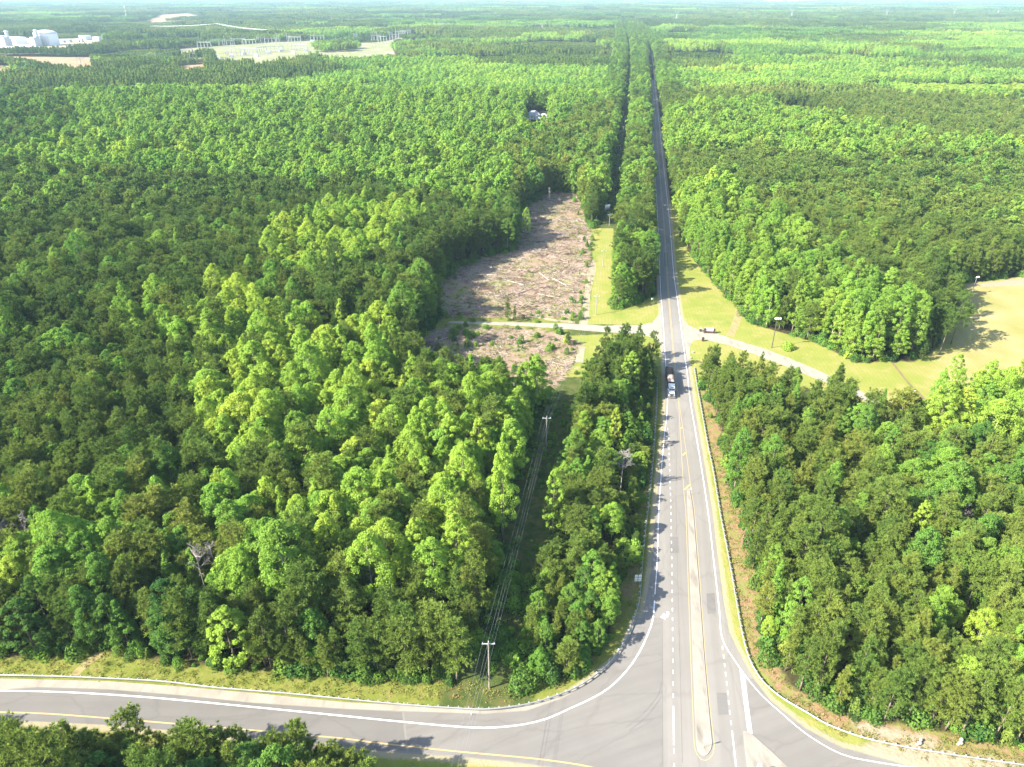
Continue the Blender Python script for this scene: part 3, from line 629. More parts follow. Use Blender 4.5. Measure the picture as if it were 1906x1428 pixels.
def joined(crown, trunk):
    """crown and trunk in one mesh, for instancing"""
    bm = bmesh.new(); bm.from_mesh(crown)
    for f in bm.faces: f.material_index = 0
    n0 = len(bm.faces); bm.from_mesh(trunk); bm.faces.ensure_lookup_table()
    for f in bm.faces[n0:]: f.material_index = 1
    me = bpy.data.meshes.new('tree_source'); bm.to_mesh(me); bm.free(); me.materials.append(crown.materials[0]); me.materials.append(trunk.materials[0]); return me
def source(name, meshes):
    c = bpy.data.collections.new(name)
    for i, m_ in enumerate(meshes): c.objects.link(bpy.data.objects.new('%s_%02d' % (name, i), m_))
    return c
def scatter(name, pts, src, nvar, label, cat, z=None, ids=None, rot=None, scl=None, tint=None):
    """one stuff object: a point mesh whose points carry a plant each"""
    n = len(pts); V = np.c_[pts, np.zeros(n) if z is None else z]
    me = bpy.data.meshes.new(name); me.vertices.add(n); me.vertices.foreach_set('co', V.astype(np.float32).ravel())
    def at(nm, ty, a, f='value'):
        x = me.attributes.new(nm, ty, 'POINT'); x.data.foreach_set(f, np.ascontiguousarray(a).ravel())
    at('vid', 'INT', (rng.integers(0, nvar, n) if ids is None else ids).astype(np.int32))
    at('vrot', 'FLOAT', (rng.uniform(0, 6.283, n) if rot is None else rot).astype(np.float32))
    at('vscl', 'FLOAT_VECTOR', (np.ones((n, 3)) if scl is None else scl).astype(np.float32), 'vector')
    at('tint', 'FLOAT', (np.full(n, .5) if tint is None else tint).astype(np.float32))
    o = link(bpy.data.objects.new(name, me)); tag(o, label, cat, kind='stuff')
    g = bpy.data.node_groups.new(name + '_nodes', 'GeometryNodeTree')
    g.interface.new_socket('Geometry', in_out='INPUT', socket_type='NodeSocketGeometry'); g.interface.new_socket('Geometry', in_out='OUTPUT', socket_type='NodeSocketGeometry')
    gi = g.nodes.new('NodeGroupInput'); go = g.nodes.new('NodeGroupOutput'); mp = g.nodes.new('GeometryNodeMeshToPoints')
    ip = g.nodes.new('GeometryNodeInstanceOnPoints'); ci = g.nodes.new('GeometryNodeCollectionInfo')
    ci.inputs['Collection'].default_value = src; ci.inputs['Separate Children'].default_value = True; ci.inputs['Reset Children'].default_value = True
    def na(nm, ty):
        x = g.nodes.new('GeometryNodeInputNamedAttribute'); x.data_type = ty; x.inputs['Name'].default_value = nm; return x.outputs['Attribute']
    cx = g.nodes.new('ShaderNodeCombineXYZ'); L = g.links.new
    L(na('vrot', 'FLOAT'), cx.inputs['Z']); L(gi.outputs[0], mp.inputs['Mesh']); L(mp.outputs[0], ip.inputs['Points']); L(ci.outputs[0], ip.inputs['Instance'])
    ip.inputs['Pick Instance'].default_value = True; L(na('vid', 'INT'), ip.inputs['Instance Index']); L(cx.outputs[0], ip.inputs['Rotation']); L(na('vscl', 'FLOAT_VECTOR'), ip.inputs['Scale'])
    L(ip.outputs[0], go.inputs[0])
    md = o.modifiers.new('plants', 'NODES'); md.node_group = g
    return o
# ------------------------------------------------------------------ what grows where (polygons in photo pixels at canopy height)
# (polygon, share of broadleaf, broadleaf tint, pine tint, height factor, spacing factor)
Z = [
 ([(-400, -40), (2300, -40), (2300, 62), (-400, 62)], .30, .45, .30, 1, 1),
 ([(-400, 62), (1180, 62), (1180, 130), (-400, 130)], .30, .5, .38, 1, 1),
 ([(-400, 112), (0, 112), (560, 125), (900, 100), (1165, 62), (1165, 128), (1000, 140), (900, 118), (620, 140), (450, 165), (250, 165), (0, 175), (-400, 190)], .10, .5, .28, 1, 1),
 ([(560, 100), (700, 95), (900, 112), (860, 130), (640, 128)], .75, .6, .4, 1, 1),
 ([(-400, 175), (0, 175), (250, 165), (500, 155), (640, 132), (880, 118), (1160, 126), (1150, 195), (1000, 225), (930, 300), (960, 350), (900, 395), (760, 362), (560, 352), (300, 332), (0, 322), (-400, 322)], .90, .68, .35, 1, 1),
 ([(-400, 180), (120, 175), (150, 240), (60, 290), (-400, 300)], .55, .42, .30, 1, 1),
 ([(930, 300), (1000, 225), (1150, 190), (1142, 345), (1080, 372), (960, 360)], .40, .50, .55, 1, 1),
 ([(-400, 322), (0, 322), (300, 332), (560, 352), (760, 362), (960, 400), (960, 480), (830, 530), (790, 650), (700, 615), (640, 595), (520, 590), (430, 545), (330, 580), (180, 600), (60, 700), (-400, 730)], .13, .5, .33, 1, .85),
 ([(485, 440), (600, 400), (760, 375), (805, 398), (745, 440), (700, 500), (600, 525), (495, 500)], .94, .90, .4, 1, 1),
 ([(210, 595), (300, 560), (330, 580), (400, 540), (520, 585), (650, 595), (745, 620), (790, 720), (980, 650), (1015, 690), (1010, 770), (960, 860), (700, 900), (520, 960), (420, 920), (370, 800), (380, 700), (330, 660), (240, 660)], .68, .80, .45, 1, 1),
 ([(400, 540), (520, 585), (650, 595), (745, 620), (780, 700), (700, 760), (560, 770), (420, 860), (380, 760), (440, 680)], .93, .92, .45, 1, 1),
 ([(-400, 700), (60, 700), (180, 610), (330, 660), (375, 740), (370, 880), (200, 900), (0, 960), (-400, 960)], .10, .5, .42, .82, .72),
 ([(-400, 940), (0, 940), (200, 900), (420, 920), (520, 960), (540, 1040), (400, 1080), (0, 1060), (-400, 1060)], .55, .62, .62, 1, 1),
 ([(540, 960), (700, 900), (960, 860), (930, 1060), (860, 1130), (700, 1110), (600, 1090)], .66, .82, .5, 1, 1),
 ([(-400, 1050), (200, 1060), (560, 1070), (700, 1110), (900, 1120), (940, 1300), (-400, 1300)], .30, .30, .38, .9, 1.05),
 ([(-400, 1300), (740, 1300), (740, 1500), (-400, 1600)], .04, .4, .55, .90, .85),
 # strips between power line and road
 ([(1140, 60), (1216, 60), (1216, 590), (1130, 590)], .42, .62, .42, .88, .8),
 ([(1160, 560), (1160, 480), (1216, 480), (1216, 590), (1130, 590), (1135, 520)], .08, .6, .30, .95, .8),
 ([(1020, 560), (1225, 560), (1225, 1270), (930, 1270), (960, 1000)], .20, .72, .50, .66, .80),
 ([(1060, 560), (1235, 560), (1235, 750), (1050, 750)], .12, .72, .38, .92, .85),
 ([(960, 1050), (1150, 1050), (1150, 1270), (920, 1270)], .55, .45, .62, .48, .75),
 # right of the road
 ([(1222, 60), (2300, 60), (2300, 125), (1222, 125)], .62, .62, .35, 1, 1),
 ([(1222, 82), (1350, 82), (1360, 128), (1222, 128)], .06, .6, .30, 1, 1),
 ([(1222, 125), (1500, 125), (2300, 130), (2300, 300), (1222, 300)], .85, .70, .40, 1, 1),
 ([(1222, 166), (1400, 158), (1600, 158), (1906, 195), (2300, 215), (2300, 300), (1906, 282), (1780, 268), (1700, 256), (1590, 232), (1480, 198), (1380, 196), (1222, 206)], .02, .6, .48, .85, .72),
 ([(1600, 156), (1906, 158), (2300, 160), (2300, 205), (1906, 195), (1700, 182), (1620, 174)], .9, .92, .9, .38, .9),
 ([(1430, 196), (1500, 200), (1596, 232), (1570, 248), (1470, 232), (1400, 212)], .8, .88, .9, .22, .8),
 ([(1230, 280), (1400, 285), (1700, 310), (1906, 340), (2300, 380), (2300, 560), (1760, 560), (1640, 540), (1540, 450), (1420, 395), (1330, 345), (1235, 330)], .08, .55, .42, .82, .78),
 ([(1240, 360), (1330, 345), (1420, 395), (1530, 440), (1560, 500), (1640, 535), (1740, 560), (1790, 640), (1700, 700), (1560, 680), (1400, 620), (1330, 560), (1250, 470)], .85, .72, .40, .95, .95),
 ([(1720, 500), (1800, 520), (1795, 620), (1745, 640), (1710, 560)], .05, .5, .25, 1, .9),
 # lower right
 ([(1290, 640), (1420, 655), (1560, 690), (1906, 700), (2300, 700), (2300, 1700), (1290, 1700)], .08, .55, .50, .80, .76),
 ([(1560, 740), (1700, 740), (1906, 790), (2300, 800), (2300, 1080), (1906, 1080), (1750, 1060), (1640, 960), (1570, 860)], .58, .42, .50, .85, .95),
 ([(1740, 690), (1780, 655), (1830, 640), (2300, 640), (2300, 820), (1906, 810), (1800, 800), (1725, 770)], .97, .82, .4, 1, .95),
]
def zones(P, hz=13.0):
    px, py = PJ(P[:, 0], P[:, 1], hz); n = len(P)
    out = np.tile(np.array([.4, .5, .4, 1., 1.]), (n, 1))
    wob = (noise2(P[:, 0], P[:, 1], 22, 5) - .5); px2 = px + wob * 26 * np.clip(py / 500, .15, 1.4); py2 = py + (noise2(P[:, 0], P[:, 1], 18, 6) - .5) * 18 * np.clip(py / 500, .1, 1.4)
    pxl, pyl = PJ(P[:, 0], P[:, 1], 3.0)
    for poly, *v in Z:
        low = v[3] < .45       # low scrub is seen down to its own tops, not at canopy height
        q = inpoly(pxl + wob * 10 * np.clip(py / 500, .15, 1.4) if low else px2, pyl if low else py2, poly); out[q] = v
    return out, px, py
def stand_noise(P, s, seed): return noise2(P[:, 0], P[:, 1], s, seed) * .65 + noise2(P[:, 0], P[:, 1], s / 2.7, seed + 1) * .35
def trapezoid(y0, y1, step, lo=-170, hi=2080):
    """jittered grid over the ground the photo sees between y0 and y1"""
    yy = np.arange(y0, y1, step); P = []
    for k, y in enumerate(yy):
        # pixel row of this distance
        a = -CAMH; dep = y * _cp - a * _sp
        x0 = (lo - 953) / F * dep; x1 = (hi - 953) / F * dep
        xs_ = np.arange(x0, x1, step) + (k % 2) * step / 2; P.append(np.stack([xs_, np.full(len(xs_), y)], -1))
    P = np.vstack(P); P += rng.uniform(-.42, .42, P.shape) * step; return P
# near and middle distance: one tree per point
P1 = trapezoid(48, 900, 3.3); P1 = np.vstack([P1, trapezoid(48, 330, 3.3, -420, -170), trapezoid(48, 330, 3.3, 2080, 2500)])
zo, px1, py1 = zones(P1)
dec = (zo[:, 0] + (stand_noise(P1, 26, 9) - .5) * .9 * (zo[:, 0] > .15) * (zo[:, 0] < .85)) > rng.random(len(P1))
sd1 = open_sd(P1); edge = sd1.copy()
# spacing: broadleaf crowns are wider
keep = rng.random(len(P1)) < np.where(dec, .56, .92) / zo[:, 4] ** 2 * np.where(sd1 > -4, 1.15, 1)
mat_far = (sd1 < 0) & keep
LONE = G(*np.array([(440, 1243), (60, 1135), (700, 1150), (625, 1090), (812, 1140), (935, 1010), (1028, 1000), (1138, 1005), (1140, 850), (1690, 1040), (1805, 1225), (1768, 1180), (1425, 1190), (1757, 752), (1553, 870), (1840, 880), (980, 452), (945, 598), (958, 600), (1057, 643), (1160, 672), (1125, 690), (1186, 674), (1212, 690), (826, 590), (803, 592), (1415, 688), (1542, 728), (1770, 640), (1748, 660), (1715, 672), (28, 1060), (78, 1062), (1155, 915), (392, 1130), (1022, 384), (1445, 585), (1775, 1010)]).T)
mat_far &= stand_noise(P1, 13, 33) < .80
frontl = np.zeros(len(P1))
for q in LONE:
    d = P1 - q; mat_far &= ~(np.hypot(d[:, 0], d[:, 1]) < 3.3); v_ = -q / np.linalg.norm(q); al_ = d @ v_; ac_ = np.abs(d @ np.array([-v_[1], v_[0]]))
    frontl = np.where((al_ > 0) & (al_ < 9.5) & (ac_ < 3.2), 1, frontl)
mat_far &= (frontl < 1) | (rng.random(len(P1)) < .5)
P1, zo, dec, sd1, px1, py1, frontl = [a[mat_far] for a in (P1, zo, dec, sd1, px1, py1, frontl)]
print('near/mid trees', len(P1), 'broadleaf', dec.sum())
h1 = zo[:, 3] * rng.normal(1.0, .14, len(P1)).clip(.62, 1.35) * (.86 + .30 * stand_noise(P1, 17, 35)) * np.where(frontl > 0, .55, 1)
uu = P1[:, 0] - roadx(P1[:, 1]); Yy = P1[:, 1]     # trees by the highway stay low enough for the shadows seen on the asphalt
tip = np.select([Yy < 180, Yy < 204, Yy < 226, Yy < 262], [-5.0, -3.0, 6.0, 0.5], 99.)
h1 = np.where((uu < -6) & (uu > -34), np.minimum(h1, np.maximum(.30, (tip - 2.2 - uu) / 1.24 / 18)), h1)
w1 = 1.05 * h1 ** .5 * rng.normal(1.0, .12, len(P1)).clip(.7, 1.35) * np.where(zo[:, 4] < .78, .82, 1.0)
tint1 = np.where(dec, zo[:, 1], zo[:, 2]) + rng.normal(0, .085, len(P1)) + (stand_noise(P1, 40, 21) - .5) * .26
tint1 = np.clip(tint1, .02, .99)
vid1 = np.where(dec, rng.integers(0, 9, len(P1)), rng.integers(0, 8, len(P1)))
bushy = (sd1 > -7) & ((P1[:, 1] < 222) | (P1[:, 0] > roadx(P1[:, 1])))       # edge trees there carry foliage down to the ground
vid1 = np.where(bushy & ~dec, np.array([3, 1, 6, 7])[rng.integers(0, 4, len(P1))], vid1); vid1 = np.where(bushy & dec, np.array([2, 0, 6, 5])[rng.integers(0, 4, len(P1))], vid1); rot1 = rng.uniform(0, 6.283, len(P1))
dist1 = np.hypot(P1[:, 0], P1[:, 1])
inframe = (px1 > -25) & (px1 < 1931) & (py1 > -10) & (py1 < 1470)
# ------------------------------------------------------------------ individual trees: the 285 of each kind that show largest
PA = [  # (name, ground polygon in pixels, place words)
 ('south', [(-600, 1380), (760, 1380), (760, 2200), (-600, 2200)], 'on the near side of the turning road', 'trees on the near side of the turning road'),
 ('strip', [(925, 640), (1216, 640), (1216, 1290), (920, 1290)], 'in the strip between power line and highway', 'trees in the strip between power line and highway'),
 ('front', [(-600, 1130), (925, 1130), (925, 1290), (-600, 1290)], 'at the front of the left wood above the grass bank', 'trees fronting the grass bank on the left'),
 ('left', [(-900, 600), (1100, 600), (960, 1130), (-900, 1130)], 'deeper in the wood left of the power line', 'trees deep in the left wood'),
 ('right', [(1290, 640), (2600, 640), (2600, 1500), (1290, 1500)], 'in the wood right of the right-hand guardrail', 'trees in the wood behind the right guardrail'),
 ('lawn', [(1216, 300), (2600, 300), (2600, 700), (1216, 700)], 'in the wood beyond the mown lawn', 'trees in the wood beyond the mown lawn'),
]
def make_tree(sp, x, y, vid, rot, sw, sh, tint, label, group, name=None, cat=None):
    crown, trunk, H = (BROADS if sp else PINES)[vid]
    nm = name or ('broadleaf_tree' if sp else 'pine_tree')
    e = empty(nm, (x, y, 0), rot, label=label, cat=cat or ('broadleaf tree' if sp else 'pine tree'), group=group); e.scale = (sw, sw, sh)
    c = link(bpy.data.objects.new('crown', crown)); c.parent = e; c['tint'] = float(tint)
    k = link(bpy.data.objects.new('trunk', trunk)); k.parent = e
    return e
def look(sp, tint, h):
    if sp: c = 'dark green' if tint < .38 else 'mid green' if tint < .58 else 'light green' if tint < .78 else 'lime green'
    else: c = 'dark green' if tint < .30 else 'green' if tint < .5 else 'olive green' if tint < .72 else 'yellowish olive'
    s_ = 'tall ' if h > 1.04 else 'low ' if h < .72 else 'middling '
    return c, s_

used = np.zeros(len(P1), bool); chosen = []
for sp in (True, False):
    c = np.where((dec == sp) & inframe)[0]; c = c[np.argsort(dist1[c])][:272]; used[c] = True; chosen += list(c)
chosen = np.array(chosen); gx, gy = PJ(P1[chosen, 0], P1[chosen, 1], 0.0)
area = np.full(len(chosen), len(PA))
for k in range(len(PA) - 1, -1, -1): area[inpoly(gx, gy, PA[k][1])] = k
sdc = sd1[chosen]; ui = P1[chosen, 0] - roadx(P1[chosen, 1]); dcor = linedist(P1[chosen], CORR)
ORD = 'first second third fourth fifth sixth seventh eighth ninth tenth eleventh twelfth thirteenth fourteenth fifteenth sixteenth seventeenth eighteenth nineteenth twentieth'.split() + ['twenty-' + q for q in 'first second third fourth fifth sixth seventh eighth ninth'.split()]
def where(i):
    """place words that can be found in the photo, and the group phrase"""
    x, y, a = gx[i], gy[i], area[i]
    if a == 0: return 'across the side road, ' + ('front row ' if y < 1480 else 'back row ') + ('by the left frame edge' if x < 230 else 'midway along' if x < 470 else 'near their road shadows'), 'trees on the near side of the side road'
    if a == 1:
        lv = 'level with the truck' if y < 800 else 'level with the median tip' if y < 960 else 'level with the route sign' if y < 1110 else 'at the road corner'
        return ('wire side' if dcor[i] < 13 else 'highway side' if ui[i] > -17 else 'amid') + ' of strip, ' + lv, 'trees in the strip between wires and highway'
    if a == 2:
        xs_ = 'under the bare grey trees' if x < 240 else 'left of the lime pointed tree' if x < 430 else 'right of the lime pointed tree' if x < 620 else 'below the large lime rounded tree' if x < 770 else 'close to the power pole'
        return ('fronting' if sdc[i] > -6 else 'second row above') + ' the grass bank, ' + xs_, 'trees fronting the grass bank on the left'
    if a == 3:
        dd = 'behind the front rows' if y > 1020 else 'midway to felled ground' if y > 830 else 'towards felled ground'
        return 'left wood ' + dd + (' at the left edge' if x < 200 else ' left of centre' if x < 560 else ' near the wires' if dcor[i] < 22 else ''), 'trees deep in the left wood'
    if a == 4:
        lv = 'by the entrance drive' if y < 800 else 'level with the median tip' if y < 960 else 'level with the route sign' if y < 1130 else 'above the guardrail curve' if x < 1600 else 'above the sandy bank'
        return ('facing the right guardrail' if sdc[i] > -6 else 'just inside right wood' if sdc[i] > -20 else 'deep in right wood') + ', ' + lv, 'trees in the wood behind the right guardrail'
    if a == 5: return 'in the wood beyond the mown lawn', 'trees in the wood beyond the mown lawn'
    return 'farther back in the woods', 'trees farther back'
info = {}
for n_, i in enumerate(chosen):
    sp = bool(dec[i]); cl_, sz = look(sp, tint1[i], h1[i]); pl, grp = where(n_)
    info.setdefault((sz + cl_ + (' broadleaf ' if sp else ' pine ') + pl), []).append((dist1[i], i, sp, grp))
for lab, lst in info.items():
    lst.sort()
    for q, (_, i, sp, grp) in enumerate(lst):
        tail_ = '' if len(lst) == 1 else ', nearest' if q == 0 else ', farthest' if q == len(lst) - 1 else ', ' + ORD[min(q, 28)] + ' nearest'; l2 = ' '.join(lab.replace('middling ', '').split()[:16 - len(tail_.split())]) + tail_
        make_tree(sp, P1[i, 0], P1[i, 1], int(vid1[i]), float(rot1[i]), float(w1[i]), float(h1[i]), tint1[i], l2, ('broadleaf ' if sp else 'pine ') + grp)
rest = ~used
SRC_P = source('pine_source', [joined(a, b_) for a, b_, _ in PINES]); SRC_B = source('broadleaf_source', [joined(a, b_) for a, b_, _ in BROADS])
SRC_MP = source('pine_mid_source', MIDP); SRC_MB = source('broadleaf_mid_source', MIDB)
def pick(mask, src, nvar, name, label, cat):
    scatter(name, P1[mask], src, nvar, label, cat, ids=vid1[mask], rot=rot1[mask], scl=np.stack([w1[mask], w1[mask], h1[mask]], -1), tint=tint1[mask])
nearm = dist1 < 430
pick(rest & ~dec & nearm, SRC_P, 8, 'pine_forest', 'dark olive pine forest filling the middle of the view', 'pine forest')
pick(rest & dec & nearm, SRC_B, 9, 'broadleaf_forest', 'bright green broadleaf forest patches among the pines', 'broadleaf forest')
pick(rest & ~dec & ~nearm, SRC_MP, 8, 'distant_pine_forest', 'pine forest around and beyond the clearing, in the middle distance', 'pine forest')
pick(rest & dec & ~nearm, SRC_MB, 9, 'distant_broadleaf_forest', 'bright broadleaf forest beyond the clearing, in the middle distance', 'broadleaf forest')
# far: clumps of trees
def stands(P, zo, far):
    """managed forest blocks: each with its own height, species and tone"""
    cx, cy_ = (430, 330) if far else (270, 230)
    a = .155; x = P[:, 0] * math.cos(a) - P[:, 1] * math.sin(a); y = P[:, 0] * math.sin(a) + P[:, 1] * math.cos(a)
    x = x + (noise2(P[:, 0], P[:, 1], 300, 91) - .5) * 240; y = y + (noise2(P[:, 0], P[:, 1], 260, 92) - .5) * 200
    iy = np.floor(y / cy_).astype(int); ix = np.floor(x / cx + (iy * .37) % 1).astype(int); T = np.random.default_rng(77).random((64, 64, 3)); q = T[ix % 64, iy % 64]
    fx = x / cx + (iy * .37) % 1 - ix; fy = y / cy_ - iy
    gap = (np.minimum(fx, 1 - fx) * cx < 7) | (np.minimum(fy, 1 - fy) * cy_ < 7)
    return q, gap
def far_band(y0, y1, step, n, face, name, words):
    P = trapezoid(y0, y1, step, -150, 2060); zo, px, py = zones(P)
    s = open_sd(P); ok = s < -step * .36; P, zo = P[ok], zo[ok]
    big = stand_noise(P, 150 if y1 < 3500 else 480, 31); q, gap = stands(P, zo, y1 > 3500)
    P_y = PJ(P[:, 0], P[:, 1], 0)[1]; act = P_y < 122
    dec = (zo[:, 0] + (big - .5) * 1.1 + np.where(act, (q[:, 0] - .5) * .7, 0) + rng.normal(0, .12, len(P))) > .5
    tint = np.where(dec, zo[:, 1], zo[:, 2]) + (stand_noise(P, 120 if y1 < 3500 else 500, 41) - .5) * .5 + np.where(act, (q[:, 1] - .5) * .4, 0) + rng.normal(0, .10, len(P))
    h = zo[:, 3] * (1 + (stand_noise(P, 90, 51) - .5) * .5) * rng.normal(1, .08, len(P)) * np.where(act, np.select([q[:, 2] < .12, q[:, 2] < .3, q[:, 2] < .6], [.28, .62, .88], 1.08), 1)
    ok = ~(gap & act & (y1 < 6000)); P, dec, tint, h, zo = P[ok], dec[ok], tint[ok], h[ok], zo[ok]
    sc3 = np.stack([np.ones(len(P)), np.ones(len(P)), h], -1)
    for k, kk, nn in ((dec, 'b', 'broadleaf'), (~dec, 'p', 'pine')):
        src = source(name + kk, [clump(kk, step * 1.12, int(n * (.62 if kk == 'b' else 1)), 700 + j, face) for j in range(5)])
        scatter(name.replace('X', nn), P[k], src, 5, words % nn, nn + ' forest', scl=sc3[k], tint=np.clip(tint[k], .03, .97))
    print(name, len(P))
P7 = trapezoid(880, 3600, 4.6, 1080, 1300); P7 = P7[rng.random(len(P7)) < .8]
dl = np.minimum(linedist(P7, CORR), linedist(P7, far_road_c)); s7 = open_sd(P7); P7 = P7[(s7 < 0) & (dl < 30)]; z7 = zones(P7)[0]; d7 = z7[:, 0] > rng.random(len(P7)); k7 = rng.normal(1.02, .1, len(P7)).clip(.8, 1.25)
scatter('roadside_pine_forest', P7[~d7], SRC_MP, 8, 'far pines lining the straight highway and the power line', 'pine forest', scl=np.repeat(k7[~d7][:, None], 3, 1), tint=np.clip(rng.normal(.35, .1, (~d7).sum()), .02, .98))
scatter('roadside_broadleaf_forest', P7[d7], SRC_MB, 9, 'far broadleaf trees lining the straight highway and the power line', 'broadleaf forest', scl=np.repeat(k7[d7][:, None], 3, 1), tint=np.clip(rng.normal(.5, .12, d7.sum()), .02, .98))
far_band(900, 2300, 17, 17, 1.5, 'far_X_forest', 'far %s forest seen small before the power station')
far_band(2300, 5000, 42, 75, 2.8, 'horizon_X_forest', 'hazy %s forest behind the power station')
far_band(5000, 22000, 150, 260, 8.0, 'skyline_X_forest', 'palest %s forest at the very top of the view')
# ------------------------------------------------------------------ shrubs at the wood edges, weeds on the banks
def bush_mesh(seed, R=1.4, H=1.8, n=420, ls=.34, mat=None, conic=0.0):
    r = np.random.default_rng(seed); d = unit(r.normal(size=(n, 3)) * [1, 1, .8] + [0, 0, .35]); d[:, 2] = np.abs(d[:, 2])
    lob = 1 + .25 * np.sin(np.arctan2(d[:, 1], d[:, 0]) * 3 + seed) * (1 - d[:, 2]); k = (.55 + .5 * np.sqrt(r.random(n))) * lob
    C = d * k[:, None] * [R, R, H]; C[:, :2] *= (1 - conic * (C[:, 2:3] / H).clip(0, 1)); 
    V, Fa = leaf_faces(C, unit(d + r.normal(size=d.shape) * .6), ls * (.6 + .8 * r.random(n)), r=r)
    return mesh_np('bush', V, Fa, mat)
BUSH = [bush_mesh(300 + i, R=[1.3, 1.6, 1.1, 1.9, 1.4][i], H=[1.7, 2.4, 2.0, 2.0, 3.2][i], mat=M['leaf'], n=520) for i in range(5)]
BUSH += [bush_mesh(320, 1.2, 2.6, 480, .32, M['pine'], .6)]
SRC_BUSH = source('bush_source', BUSH)
P2 = trapezoid(60, 640, 1.55); s2 = open_sd(P2); band = (s2 > -6.5) & (s2 < .9)
asd2 = -polysd(P2, ASPH)
pr = np.where(s2 > 0, .22, np.where(s2 > -3.5, .62, .32)) * np.where(P2[:, 0] > roadx(P2[:, 1]) + 6, .8, 1) * (stand_noise(P2, 9, 61) > .33)
inlawn = polysd(P2, LAWN_R) > .3
band &= (rng.random(len(P2)) < pr) & (asd2 > 3.0) & ~inlawn & (linedist(P2, np.array(gp([(1085, 606), (1092, 560), (1106, 484)]))) > 3) 
# keep corridor floor and drives clear
band &= ~((linedist(P2, CORR) < 4.5)) & (polysd(P2, np.array(FL)) < -1.5)
B2 = P2[band]; k = rng.uniform(.5, 1.25, len(B2)) * np.where(s2[band] > 0, .65, 1.25)
scatter('undergrowth', B2, SRC_BUSH, 6, 'green shrubby undergrowth along the edges of the woods', 'undergrowth', scl=np.stack([k, k, k * rng.uniform(.8, 1.5, len(B2))], -1), tint=np.clip(rng.normal(.30, .18, len(B2)), .02, .98))
# scrub under the wires
P3 = trapezoid(80, 640, 1.7); d3 = linedist(P3, CORR); ok = (d3 < 7.5) & (open_sd(P3) > 0) & (-polysd(P3, ASPH) > 9) & (rng.random(len(P3)) < .42) & ~((P3[:, 1] > 226) & (P3[:, 1] < 420)) & (stand_noise(P3, 11, 66) > .42)
P3 = P3[ok]; k = rng.uniform(.25, .7, len(P3)) * np.where(P3[:, 1] < 128, 2.2, 1.2)
scatter('scrub_under_wires', P3, SRC_BUSH, 5, 'low green scrub under the power line', 'scrub', scl=np.stack([k, k, k * .8], -1), tint=np.clip(rng.normal(.58, .15, len(P3)), .02, .98))
# weeds: banks beside the guardrails and tufts in the felled ground
def tuft_mesh(seed, mat, n=26, R=.5, H=.4):
    r = np.random.default_rng(seed); C = np.c_[r.normal(size=(n, 2)) * R * .6, r.random(n) * H]
    V, Fa = leaf_faces(C, unit(r.normal(size=(n, 3)) * .7 + [0, 0, .8]), .24 * (.6 + .8 * r.random(n)), .5, r=r); return mesh_np('weed', V, Fa, mat)
M['weed'] = leafmat('weeds', [(0, (.10, .15, .03)), (.4, (.19, .22, .05)), (.7, (.28, .25, .08)), (1, (.33, .22, .12))], .3, .25)
SRC_W = source('weed_source', [tuft_mesh(400 + i, M['weed']) for i in range(4)])
P4 = trapezoid(74, 320, .95); sr = np.maximum(polysd(P4, OPEN['ramp']), -1); a4 = -polysd(P4, ASPH)
ok = (sr > 0) & (a4 > 2.4) & (rng.random(len(P4)) < .62 * (stand_noise(P4, 6, 71) > .36)) & (polysd(P4, LAWN_R) < 0) & (polysd(P4, np.array(GUT)) < -.4) & (PJ(P4[:, 0], P4[:, 1], 0)[1] < 1500)
P4 = P4[ok]; k = rng.uniform(.5, 1.5, len(P4))
scatter('bank_weeds', P4, SRC_W, 4, 'rough green and straw-coloured weeds on the banks behind the guardrails', 'weeds', scl=np.stack([k, k, k], -1), tint=np.clip(rng.normal(.42, .22, len(P4)) + (stand_noise(P4, 14, 72) - .5) * .6, .02, .98))
P5 = trapezoid(215, 500, 1.5); ok = (np.maximum(polysd(P5, CLEAR_A), polysd(P5, CLEAR_B)) > 0) | ((polysd(P5, OPEN['clear']) > 0) & (polysd(P5, np.array(FL)) < -1) & (P5[:, 0] < roadx(P5[:, 1]) - 36))
ok &= (rng.random(len(P5)) < .42) & (stand_noise(P5, 13, 75) > np.where(polysd(P5, CLEAR_B) > 0, .38, .48)); P5 = P5[ok]; k = rng.uniform(.6, 1.8, len(P5))
scatter('clearing_weeds', P5, SRC_W, 4, 'green regrowth in patches on the felled ground', 'weeds', scl=np.stack([k, k, k * 1.2], -1), tint=np.clip(rng.normal(.18, .15, len(P5)), .02, .98))
P8 = trapezoid(222, 480, 3.0); ok = (np.maximum(np.abs(polysd(P8, CLEAR_A)) < 5, polysd(P8, CLEAR_B) > -4)) & (rng.random(len(P8)) < .30) & (open_sd(P8) > -1) & (polysd(P8, np.array(FL)) < -2) & (stand_noise(P8, 15, 78) > .48) & (P8[:, 0] < roadx(P8[:, 1]) - 38)
P8 = P8[ok]; k = rng.uniform(.3, .95, len(P8))
scatter('regrowth', P8, SRC_BUSH, 6, 'small green saplings coming up round the rims of the felled ground', 'regrowth', scl=np.stack([k, k, k * 1.3], -1), tint=np.clip(rng.normal(.45, .18, len(P8)), .02, .98))
